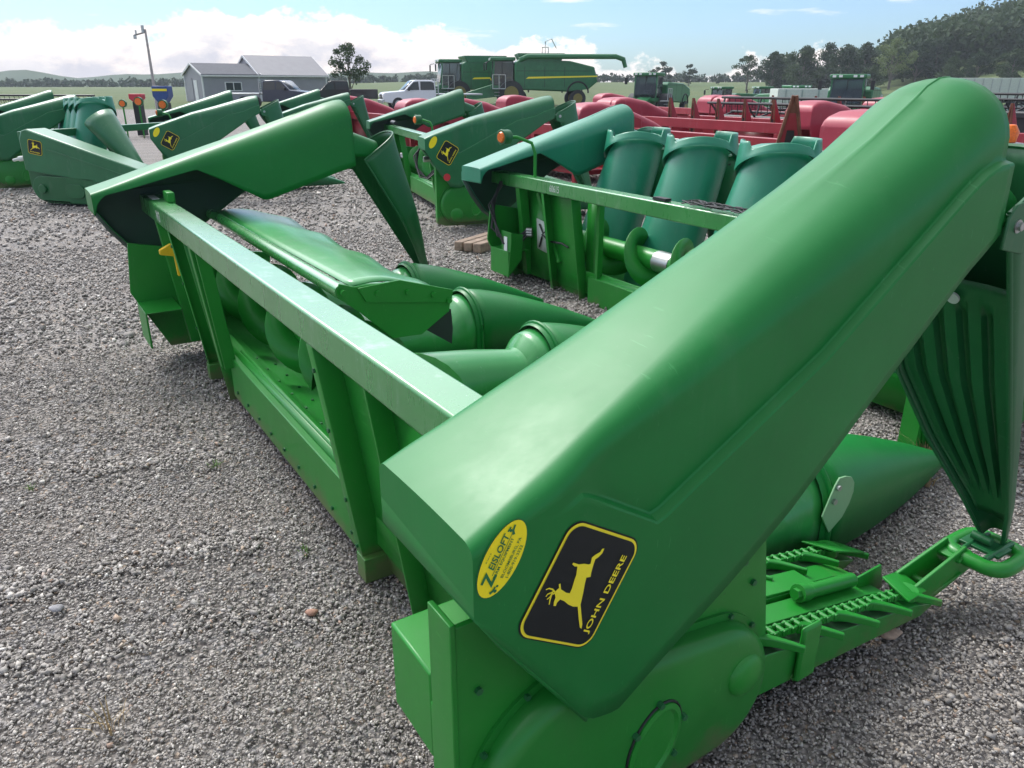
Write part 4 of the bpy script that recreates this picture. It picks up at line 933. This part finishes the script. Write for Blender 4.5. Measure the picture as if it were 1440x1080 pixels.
spec=[('lone','open-crowned tree at the left end of the wood',1050,190,75,.3,1.1,10),('round','dark tree second from the left end of the wood',1086,185,72,1.3,1,10),('broad','broad tree with a full crown left of the wood\'s tallest dark clump',1128,175,66,2.2,1,10),('tall','tall dark tree above the white trailer',1160,180,60,.7,1,12),('round','dense dark tree between the tall pair behind the trailer',1185,170,62,4,1,10),('tall','tall dark tree behind the green harvester cab',1212,176,60,2.6,1.1,12),('airy','pale airy tree standing out in front of the dark wood',1250,165,53,1.1,1,10),('round','dark tree right of the pale airy tree',1285,170,56,3.1,1,10),('tall','dark tree at the foot of the wooded hill',1310,172,55,5,1.2,12),('broad','low broad tree in front of the pale airy tree',1225,150,92,2,.9,10),('broad','broad tree at the right edge below the hill',1420,150,70,2,1.2,10),('round','round tree behind the pale container',1370,155,72,4.4,1.2,10),('broad','bushy tree left of the pale container',1335,150,80,5.4,1,10)]
for k,l,u,d,tv,rz,sx,b in spec: T(k,l,u,d,tv,rz,sx,b)
# wooded hillside as one mass
def forest():
    rng=np.random.default_rng(5); cs=[];rs=[]
    for i in range(620):
        y=rng.uniform(175,300); x=y*rng.uniform(.46,.78); z=gz(x,y); r=rng.uniform(3.2,6)
        cs.append((x,y,z+rng.uniform(4,8.5))); rs.append(r)
    for i in range(150):
        y=rng.uniform(200,225); x=y*rng.uniform(.315,.5); cs.append((x,y,gz(x,y)+rng.uniform(1.5,7.0)*(.65+.35*math.sin(x*.21+1)))); rs.append(rng.uniform(2.2,3.8))
    me=leaf_mesh('wood',cs,rs,190,.62,'leaf_mid',rng); o=bpy.data.objects.new('wood',me); COL.objects.link(o); o['kind']='stuff'
    cs=[];rs=[]
    for i in range(500):      # hedgerow on the horizon
        u=rng.uniform(-.8,.42); y=rng.uniform(330,345); x=u*y; cs.append((x,y,gz(x,y)+rng.uniform(.3,2.0))); rs.append(rng.uniform(1.2,2.6))
    me=leaf_mesh('hedgerow',cs,rs,40,.7,'leaf_dark',rng); o=bpy.data.objects.new('hedgerow',me); COL.objects.link(o); o['kind']='stuff'
forest()
# far hills
mb=MB(); g=[]
for i in range(81):
    x=lerp(-1500,500,i/80); h=22+16*noise.noise((x*.004,2,0))+7*noise.noise((x*.013,5,0)); h*=sst(450,-300,x); x*=.42; h*=.42; g.append([(x,480,-2),(x,520,max(h,.5)),(x,600,-2)])
mb.grid(g); hm,nt,b=newmat('far_hill'); b.inputs['Base Color'].default_value=(.05,.085,.06,1); b.inputs['Roughness'].default_value=1; n=noi(nt,.05,5,.6); L(nt,mixc(nt,n,(.04,.07,.045),(.08,.12,.07)),b.inputs['Base Color'])
o=mb.build('hills',hm,None); o['kind']='structure'

# ------------------------------------------------------------ buildings
M['siding']=None
def siding(name,c,axis='Z',sc=4.2):
    m,nt,b=newmat(name); w=nt.nodes.new('ShaderNodeTexWave'); w.bands_direction=axis; w.wave_profile='SAW'; w.inputs['Scale'].default_value=sc; tc=nt.nodes.new('ShaderNodeTexCoord'); L(nt,tc.outputs['Object'],w.inputs['Vector'])
    L(nt,mixc(nt,ramp(nt,noi(nt,1.5,4),.3,.7),tuple(x*.9 for x in c),c),b.inputs['Base Color']); b.inputs['Roughness'].default_value=.6; bump(nt,b,w.outputs[1],.6,.02); return m
M['siding']=siding('vinyl_siding',(.38,.37,.42)); M['shingle']=plain('shingle_roof',(.11,.115,.13),.85,var=.15,scale=5); M['roof_light']=siding('ribbed_metal_roof',(.30,.29,.30),'X',1.2); M['trim']=plain('white_trim',(.75,.75,.75),.5)
def shed(label,loc,rz,lx,ly,he,hr,roof,win=None,name='shed',gable='x'):
    """gabled along local x (ridge runs in x)"""
    o=thing(name,label,'building',loc,rz)
    mb=MB(); mb.prism([(-ly/2,0),(ly/2,0),(ly/2,he),(0,hr),(-ly/2,he)],'x',0,lx); mb.build('wall','siding',o)
    mb=MB()
    for s in (-1,1):
        e=.25; k=(hr-he)/(ly/2); a=(0,hr+.10); b=(s*(ly/2+e),he-k*e+.10)
        mb.prism([a,b,(b[0],b[1]-.09),(0,hr+.01)],'x',-.2,lx+.2)
    mb.build('roof',roof,o)
    mb=MB()
    for x in (-.22,lx+.16):
        for s in (-1,1):
            e=.28; k=(hr-he)/(ly/2); mb.beam((x+.03,0,hr+.02),(x+.03,s*(ly/2+e),he-k*e+.02),.06,.18)
    for x in (-.01,lx+.01):
        for s in (-1,1): mb.bb(x-.06,x+.06,s*ly/2-.07,s*ly/2+.07,0,he-.02)
    mb.bb(-.2,lx+.2,-ly/2-.36,-ly/2-.26,he-.22,he-.08); mb.build('trim','trim',o)
    if win:
        for x,w in win:
            mb=MB(); mb.bb(x-w/2-.06,x+w/2+.06,-ly/2-.05,-ly/2+.02,1.0,1.85); f=mb.build('window','trim',o); 
            for s in (-1,1):
                mb=MB(); mb.bb(x+s*w/4-w/4+.05,x+s*w/4+w/4-.05,-ly/2-.06,-ly/2-.04,1.08,1.77); mb.build('pane','glass',f)
    return o
s=shed('low grey siding shed with dark roof and a double window, joined to the taller one',(-31.6,81.9,0),R(40),5.7,5.0,2.55,3.5,'shingle',win=[(3.0,1.6)])
mb=MB(); mb.bb(-.05,.02,-1.0,-.1,0,2.0); mb.build('door','trim',s)
mb=MB(); mb.bb(-.05,.02,.3,1.6,.2,2.2); mb.build('garage_panel','siding',s)
shed('taller grey building with ribbed light roof behind the low shed',(-27.7,86.2,0),R(40),7.4,6.6,2.55,4.35,'roof_light',name='building')
# utility pole
def pole(x,y,h):
    o=thing('utility_pole','leaning grey utility pole with a lamp arm, left of the sheds','pole',(x,y,0)); mb=MB(); mb.tube([(0,0,-.3),(0,0,h)],[.11,.06],12); mb.build('pole_shaft','pole_grey',o)
    mb=MB(); mb.beam((-.75,0,h-.35),(.05,0,h-.15),.07,.07); mb.build('crossarm','bark',o)
    mb=MB(); mb.cyl((-.7,0,h-.35),(-.7,0,h-.55),.10); mb.cyl((-.15,0,h-.2),(-.15,0,h+.22),.09); mb.cyl((-.60,0,h-.3),(-.60,0,h-.05),.05); mb.build('lamp_head','steel',o)
pole(-22.6,52,4.75)

# ------------------------------------------------------------ vehicles
def wheel(root,x,y,r,w=.25,rim='steel',yo=0):
    mb=MB(); mb.cyl((x,y-w/2,r),(x,y+w/2,r),r,22); t=mb.build('wheel','rubber',root,bevel=.03); mb=MB(); mb.cyl((x,y-w/2-.01,r),(x,y+w/2+.01,r),r*.58,16); mb.build('rim',rim,t); return t
def pickup(label,loc,rz,col,bed='box',group='pickup trucks parked by the sheds'):
    o=thing('pickup_truck',label,'pickup truck',loc,rz,group)
    body=[(0,.55),(0,1.02),(.08,1.10),(1.35,1.20),(1.95,1.78),(2.15,1.86),(3.15,1.86),(3.38,1.80),(3.48,1.18),(3.50,.45),(.6,.42)]
    mb=MB(); mb.prism(body,'y',-.92,.92); b=mb.build('body',col,o,bevel=.07)
    if bed=='box': 
        mb=MB(); mb.bb(3.52,5.6,-.92,.92,.55,1.25); q=mb.build('cargo_bed',col,o,bevel=.04); mb=MB(); mb.bb(3.60,5.52,-.82,.82,1.22,1.256); mb.build('bed_liner','black',q)
    else:
        mb=MB(); mb.bb(3.6,6.6,-1.15,1.15,.92,1.02); mb.bb(3.55,3.65,-1.0,1.0,1.0,1.95) if False else None; q=mb.build('flat_bed','steel',o,bevel=.02)
        mb=MB()
        for z in (1.15,1.3,1.45,1.6,1.75,1.9): mb.bb(3.58,3.64,-1.0,1.0,z,z+.05)
        for y in (-1,0,1): mb.bb(3.58,3.64,y-.04,y+.04,1.0,1.95)
        mb.build('headboard','steel',q)
    for y in (-.925,.925):
        s=1 if y>0 else -1; mb=MB(); mb.prism([(1.52,1.24),(1.98,1.72),(2.30,1.76),(2.36,1.24)],'y',y-.008*s,y+.012*s); mb.prism([(2.44,1.24),(2.44,1.76),(3.15,1.76),(3.34,1.68),(3.38,1.24)],'y',y-.008*s,y+.012*s); mb.build('side_window','glass',o)
    mb=MB(); mb.add([(1.40,-.78,1.235),(1.40,.78,1.235),(1.955,.70,1.795),(1.955,-.70,1.795)],[(0,1,2,3)]); mb.build('windscreen','glass',o,solid=.02)
    mb=MB(); mb.bb(-.06,.02,-.45,.45,.72,.98); mb.build('grille','black',o); mb=MB(); mb.bb(-.14,.0,-.95,.95,.45,.66); mb.build('bumper','steel',o,bevel=.03)
    for y in (-.7,.7): mb=MB(); mb.bb(-.05,.03,y-.17,y+.17,.78,1.0); mb.build('headlight','white',o,bevel=.03)
    for y in (-1.05,1.05): mb=MB(); mb.bb(1.60,1.72,y-.1,y+.1,1.2,1.42); mb.build('mirror','black',o,bevel=.02)
    for x in (.95,4.55 if bed=='box' else 5.0):
        for y in (-.82,.82): wheel(o,x,y,.40)
    return o
M['car_black']=plain('black_car_paint',(.015,.016,.02),.15,var=0); M['car_white']=plain('white_car_paint',(.72,.74,.78),.2,var=.02); M['car_blue']=plain('dark_blue_paint',(.02,.03,.06),.2,var=0)
pickup('dark flatbed pickup truck with a slatted headboard in front of the grey building',(-14.0,58,0),R(168),'car_blue','flat')
pickup('black pickup truck with its box, between flatbed truck and white truck',(-16.0,63,0),R(12),'car_black')
pickup('white pickup truck right of the black one, near the combines',(-8.6,54,0),R(18),'car_white','flat')
def combine(label,loc,rz,auger_out=True,group='green combine harvesters parked in the yard',s=1,stripe=True,old=False):
    o=thing('combine_harvester',label,'combine harvester',loc,rz,group); o.scale=(s,s,s)
    z_=.6 if old else 0
    mb=MB(); mb.prism([(2.2,1.3),(2.2,3.3-z_),(2.6,3.55-z_),(6.6,3.45-z_),(8.6,3.0-z_),(8.9,1.9),(8.2,1.35),(6.5,1.15)],'y',-1.45,1.45); b=mb.build('body','green_combine',o,bevel=.1)
    for y in (-1.462,1.462):
        if stripe: mb=MB(); mb.prism([(3.1,2.12),(3.3,2.26),(8.85,2.36),(8.85,2.26)],'y',y-.012,y+.012); mb.build('side_stripe','decal_yellow',b)
        mb=MB(); mb.tube([(7.3+.85*math.cos(t),y,1.05+.85*math.sin(t)) for t in [math.pi*k/12 for k in range(13)]],.07,6); mb.build('wheel_arch','black',b)
    if not old: mb=MB(); mb.prism([(2.7,3.45),(2.4,4.0),(6.2,4.0),(5.9,3.4)],'y',-1.5,1.5); mb.build('grain_tank','green_combine',o,bevel=.05)
    mb=MB(); mb.prism([(.55,1.55),(.35,1.9),(.62,3.45),(2.15,3.45),(2.15,1.5)],'y',-1.0,1.0); c=mb.build('cab','cab_glass',o,bevel=.04)
    mb=MB(); mb.bb(.3,2.3,-1.15,1.15,3.45,3.72); mb.build('cab_roof','green_combine',c,bevel=.08)
    mb=MB()
    for x,y in ((.60,-.98),(.60,.98),(2.1,-.98),(2.1,.98)): mb.beam((x-.12 if x<1 else x,y*1.02,1.55),(x,y*1.02,3.45),.1,.1)
    mb.bb(.3,2.2,-1.03,1.03,1.35,1.62); mb.build('cab_frame','green_combine',c)
    mb=MB(); mb.prism([(-1.6,.5),(-1.6,1.1),(1.2,1.9),(1.9,1.3),(1.2,.8)],'y',-.6,.6); mb.build('feeder_house','green_combine',o,bevel=.04)
    mb=MB(); mb.bb(.4,1.4,-2.2,-1.45,1.35,1.42)
    for x in (.4,.9,1.4): mb.cyl((x,-2.15,1.4),(x,-2.15,2.4),.03,6)
    mb.cyl((.4,-2.15,2.4),(1.4,-2.15,2.4),.03,6); mb.build('platform_rail','steel',o)
    for y in (-1.5,1.5): wheel(o,1.9,y,1.0,.75,'rim_dull'); wheel(o,7.3,y*.9,.65,.45,'rim_dull')
    if auger_out:
        mb=MB(); mb.tube([(2.6,-1.5,3.5),(3.2,-1.65,3.75),(10.2,-1.9,3.75),(10.8,-1.9,3.55),(11.0,-1.9,2.95)],[.2,.2,.19,.2,.16],12); mb.build('unloading_auger','green_combine',o)
        mb=MB(); mb.tube([(4.8,0,4.0),(4.8,0,4.9),(5.3,0,5.1),(5.7,0,4.4)],.04,6); mb.tube([(4.6,.4,4.0),(4.6,.4,4.5),(5.1,.4,4.5),(5.1,.4,4.0)],.05,6); mb.build('antenna_rail','steel',o)
    for y in (-.85,-.45,.45,.85): mb=MB(); mb.bb(.26,.31,y-.11,y+.11,3.52,3.66); mb.build('work_light','white',c)
    mb=MB(); mb.bb(.50,.56,-.03,.03,1.6,3.45); mb.bb(1.2,1.26,-1.02,-.99,1.6,3.4); mb.build('window_pillar','black',c)
    mb=MB(); mb.prism([(1.0,1.9),(1.5,1.9),(1.7,2.5),(1.5,2.6),(1.35,2.2),(1.0,2.1)],'y',-.3,.3); mb.build('seat','black',c)
    mb=MB()
    for x in (3.0,4.6,6.2): mb.bb(x-.015,x+.015,-1.456,-1.452,1.5,3.0)
    mb.bb(2.3,8.4,-1.456,-1.452,2.68,2.71); mb.build('panel_gap','black',b)
    mb=MB()
    for k in range(5): mb.bb(.55,.95,-2.05,-1.75,.35+.25*k,.38+.25*k)
    mb.beam((.53,-1.9,.3),(.53,-1.9,1.4),.04,.04); mb.beam((.97,-1.9,.3),(.97,-1.9,1.4),.04,.04); mb.build('ladder','steel',o)
    for y in (-1.35,1.35): mb=MB(); mb.cyl((.25,y*.9,3.4),(-.05,y*1.2,3.35),.03,6); mb.bb(-.12,-.02,y*1.2-.12,y*1.2+.12,2.75,3.3); mb.build('mirror','black',o,bevel=.02)
    return o
M['cab_glass'],_n,_b=newmat('tinted_cab_glass'); _b.inputs['Base Color'].default_value=(.10,.13,.14,1); _b.inputs['Roughness'].default_value=.06; _b.inputs['Transmission Weight'].default_value=.75
M['rim_dull']=plain('dull_yellow_rim',(.22,.18,.04),.6)
M['green_combine']=paint('green_combine_paint',(.018,.150,.050),.3,.15)
combine('large combine harvester with yellow stripe and its long unloading auger swung back',(-2.1,67,-.1),R(5))
combine('combine harvester at left, partly hidden behind the one with the long auger',(-6.8,72,-.1),R(14),auger_out=False)
def cab_combine(label,u,d,topz,rz,s=1,front=True):
    x=(u-720)/1080*d*.932; o=combine(label,(x,d,gz(x,d)),rz,auger_out=False,s=s,stripe=False,old=True); return o
cab_combine('older green combine whose bright green cab rises behind the red hood at right',1190,50,0,R(60),.92)
cab_combine('distant green combine left of the white trailer',1130,62,0,R(100),.75)
cab_combine('green harvester with dark cab glass, far off in front of the field',905,52,0,R(60),.72)
cab_combine('far green combine left of the orange machine part',1005,75,0,R(30),.72)
cab_combine('far green combine right of the orange machine part, darkest of the middle group',1060,78,0,R(10),.72)
# trailers / containers
def trailer(label,u,d,w,h,rz,zb=1.0,col='white',ribs=0,name='trailer'):
    x=(u-720)/1080*d*.932; o=thing(name,label,name,(x,d,gz(x,d)),rz)
    mb=MB(); mb.bb(0,w,0,2.4,zb,zb+h); b=mb.build('box_body',col,o,bevel=.03)
    mb=MB()
    for k in range(ribs): xx=(k+.5)*w/ribs; mb.bb(xx-.04,xx+.04,-.05,.0,zb+.03,zb+h-.03)
    if ribs: mb.build('side_rib','steel',b)
    for x in (w*.75,w*.88): 
        for y in (.2,2.2): wheel(o,x,y,.48)
    mb=MB(); mb.bb(0,w,.2,2.2,zb-.2,zb-.01); mb.build('chassis','black',o); return o
trailer('white box trailer behind the tall red divider',1095,60,7,1.25,R(-4),zb=1.3,col='offwhite',ribs=6)
trailer('pale ribbed trailer at the foot of the wooded hill',1350,88,7.5,2.3,R(-3),zb=1.2,col='offwhite',ribs=8)
trailer('second ribbed trailer, greyer, right of the pale one',1352+62,90,3.0,2.3,R(-3),zb=1.2,col='steel',ribs=4)
# small bright machine parts among the heads
def sign_board(label,u,v,d,w,h,cols,cat='hopper',rz=0,name='hopper'):
    x=(u-720)/1080*d*.932; z=1.53+(120-v)/1080*d*.869
    o=thing(name,label,cat,(x,d,gz(x,d)),rz)
    mb=MB(); mb.prism([(-w/2,z+h/2),(w/2,z+h/2),(w/2,z-h*.1),(w*.2,z-h/2),(-w*.2,z-h/2),(-w/2,z-h*.1)],'y',-w*.4,w*.4); mb.build('tub',cols[0],o,bevel=.02)
    mb=MB(); mb.bb(-w*.3,w*.3,-w*.3,w*.3,max(.02,gz(0,0)),z-h/2); mb.build('stand',cols[1],o)
    if len(cols)>2: mb=MB(); mb.bb(-w/2+.02,w/2-.02,-w*.4-.012,-w*.4-.002,z+h*.2,z+h*.34); mb.build('band',cols[2],o)
M['blue']=plain('blue_paint',(.03,.075,.24),.5)
sign_board('blue planter hopper with a yellow band beside the pole',227,133,26,.50,.50,('blue','black','decal_yellow'))
sign_board('red topped marker panel left of the blue hopper',190,138,26,.4,.24,('red_decal','black'))
def refl(label,u,v,d,r=.12):
    x=(u-720)/1080*d*.932; z=1.53+(120-v)/1080*d*.869; o=thing('warning_lamp',label,'warning lamp',(x,d,gz(x,d)),0,'amber lamps on pipe stands')
    mb=MB(); mb.cyl((0,0,0),(0,0,z-r),.025,8); mb.build('stand','green',o); mb=MB(); mb.cyl((0,.05,z),(0,-.03,z),r*1.15,16); h=mb.build('lamp_housing','green_dark',o); mb=MB(); mb.cyl((0,-.03,z),(0,-.05,z),r*.85,16); mb.build('amber_lens','orange',h)
refl('amber lamp below the blue hopper',225,148,18,.09); refl('amber lamp below the red marker panel',191,143,25,.12); refl('amber lamp low behind the left green heads',168,146,25,.10)
refl('orange marker among the red dividers in the middle',1003,149,24,.13)
# right-edge amber beacon on the red head
x,y=4.93,8.0; o=thing('warning_lamp','orange beacon lamp beside the big hood\'s right end','warning lamp',(x,y,0)); mb=MB(); mb.cyl((0,0,0),(0,0,.98),.03); mb.bb(-.12,.12,-.1,.1,.9,1.0); mb.build('stand','steel',o,bevel=.01); mb=MB(); mb.tube([(0,0,1.0),(0,0,1.10),(0,0,1.17)],[.075,.09,.05],16); mb.build('amber_lens','orange',o,bevel=.01)

# ------------------------------------------------------------ sky, sun, haze, camera
SUN_EL,SUN_AZ=R(48),R(-38)      # azimuth from +y toward -x
w=bpy.data.worlds.new('World'); SC.world=w; w.use_nodes=True; nt=w.node_tree; bg=nt.nodes['Background']
sk=nt.nodes.new('ShaderNodeTexSky'); sk.sky_type='NISHITA'; sk.sun_disc=False; sk.sun_elevation=SUN_EL; sk.sun_rotation=SUN_AZ; sk.altitude=200; sk.air_density=1.0; sk.dust_density=1.2; sk.ozone_density=1.5
tc=nt.nodes.new('ShaderNodeTexCoord'); D=tc.outputs['Generated']; sp=nt.nodes.new('ShaderNodeSeparateXYZ'); L(nt,D,sp.inputs[0])
def mth(op,a,b=None,c=None):
    n=nt.nodes.new('ShaderNodeMath'); n.operation=op
    for i,v in enumerate((a,b,c)):
        if v is None: continue
        if isinstance(v,bpy.types.NodeSocket): L(nt,v,n.inputs[i])
        else: n.inputs[i].default_value=v
    return n.outputs[0]
def wn(scale,det,rough,scl=(1,1,1),loc=(0,0,0)):
    mp=nt.nodes.new('ShaderNodeMapping'); mp.inputs['Scale'].default_value=scl; mp.inputs['Location'].default_value=loc; L(nt,D,mp.inputs[0]); n=nt.nodes.new('ShaderNodeTexNoise'); n.inputs['Scale'].default_value=scale; n.inputs['Detail'].default_value=det; n.inputs['Roughness'].default_value=rough; L(nt,mp.outputs[0],n.inputs['Vector']); return n.outputs[0]
X,Y,Zz=sp.outputs
# cumulus bank: its top height varies with direction, lower toward the right
big=wn(5.0,2,.5,(1,1,0),(3.1,0,0)); puff=wn(16,7,.62,(1,1,1.5),(0,0,0)); 
top=mth('MULTIPLY_ADD',big,.13,-.002); top=mth('SUBTRACT',top,mth('MULTIPLY',ramp(nt,X,-.22,.05),.022)); top=mth('SUBTRACT',top,mth('MULTIPLY',ramp(nt,X,.05,.42),.03)) 
h=mth('SUBTRACT',top,Zz); h=mth('ADD',h,mth('MULTIPLY',mth('SUBTRACT',puff,.5),.10)); cum=ramp(nt,h,-.001,.006)
shade=wn(13,6,.65,(1,1,2.2),(.0,.0,.05)); ccol=mixc(nt,ramp(nt,shade,.40,.60),(.47,.47,.54),(.98,.86,.77))
ccol=mixc(nt,ramp(nt,h,.0,.05,.75,0),ccol,(1.0,.93,.86))
ccol=mixc(nt,ramp(nt,Zz,.035,.005,0,.55),ccol,(.66,.64,.67))
wisp=wn(6,5,.6,(1,1,7),(1.7,0,0)); wm=mth('MULTIPLY',ramp(nt,wisp,.60,.70,0,.75),ramp(nt,Zz,.30,.10))
hi=wn(2.6,7,.6,(1,1,1.3),(5,2,0)); him=mth('MULTIPLY',ramp(nt,hi,.36,.58,.25,.95),ramp(nt,Zz,.13,.30))
sv=nt.nodes.new('ShaderNodeVectorMath'); sv.operation='DOT_PRODUCT'; L(nt,D,sv.inputs[0]); sv.inputs[1].default_value=(math.sin(SUN_AZ)*math.cos(SUN_EL),math.cos(SUN_AZ)*math.cos(SUN_EL),math.sin(SUN_EL))
glow=mth('MULTIPLY_ADD',mth('POWER',mth('MAXIMUM',sv.outputs['Value'],0),3),2.9,.42)
skm=nt.nodes.new('ShaderNodeMix'); skm.data_type='RGBA'; skm.blend_type='MULTIPLY'; skm.inputs[0].default_value=1; L(nt,sk.outputs[0],skm.inputs[6]); skm.inputs[7].default_value=(.55,.76,1.0,1)
SKS=.11
def scaled(col,s):
    n=nt.nodes.new('ShaderNodeVectorMath'); n.operation='SCALE'; n.inputs['Scale'].default_value=s; L(nt,col,n.inputs[0]); return n.outputs[0]
CL=1/ SKS
c=mixc(nt,wm,skm.outputs[2],scaled(mixc(nt,0.,(.93,.92,.93),(1,1,1)),CL*.85))
c=mixc(nt,cum,c,scaled(ccol,CL*.92))
gc=nt.nodes.new('ShaderNodeVectorMath'); gc.operation='SCALE'; L(nt,scaled(mixc(nt,ramp(nt,hi,.5,.8),(.95,.96,1.0),(.78,.80,.85)),CL),gc.inputs[0]); L(nt,glow,gc.inputs['Scale'])
c=mixc(nt,him,c,gc.outputs[0])
L(nt,c,bg.inputs[0]); bg.inputs[1].default_value=SKS
sd=bpy.data.lights.new('sun','SUN'); sd.energy=1.75; sd.angle=R(14); sd.color=(1,.96,.90); so=bpy.data.objects.new('sun',sd); COL.objects.link(so)
dirv=Vector((math.sin(SUN_AZ)*math.cos(SUN_EL),math.cos(SUN_AZ)*math.cos(SUN_EL),math.sin(SUN_EL))); so.rotation_euler=(-dirv).to_track_quat('-Z','Y').to_euler()
HAZE=True
if HAZE:
    mb=MB(); mb.bb(-660,460,-30,640,-9,60); m,nt2,b=newmat('haze_air'); nt2.nodes.remove(b); pv=nt2.nodes.new('ShaderNodeVolumePrincipled'); pv.inputs['Density'].default_value=.00045; pv.inputs['Color'].default_value=(.80,.86,.95,1); L(nt2,pv.outputs[0],nt2.nodes['Material Output'].inputs['Volume'])
    o=mb.build('haze',m,None); o['kind']='stuff'
cam=bpy.data.cameras.new('camera'); co=bpy.data.objects.new('camera',cam); COL.objects.link(co); co.location=(0,0,1.53); co.rotation_euler=(math.pi/2-math.atan(420/1080),0,0)
cam.sensor_fit='HORIZONTAL'; cam.sensor_width=36; cam.lens=36*1080/1440; cam.clip_end=4000; cam.clip_start=.05; SC.camera=co
SC.view_settings.view_transform='Standard'; SC.view_settings.look='None'; SC.view_settings.exposure=0.68; SC.view_settings.gamma=1
SC.cycles.volume_step_rate=10 if hasattr(SC,'cycles') else 1
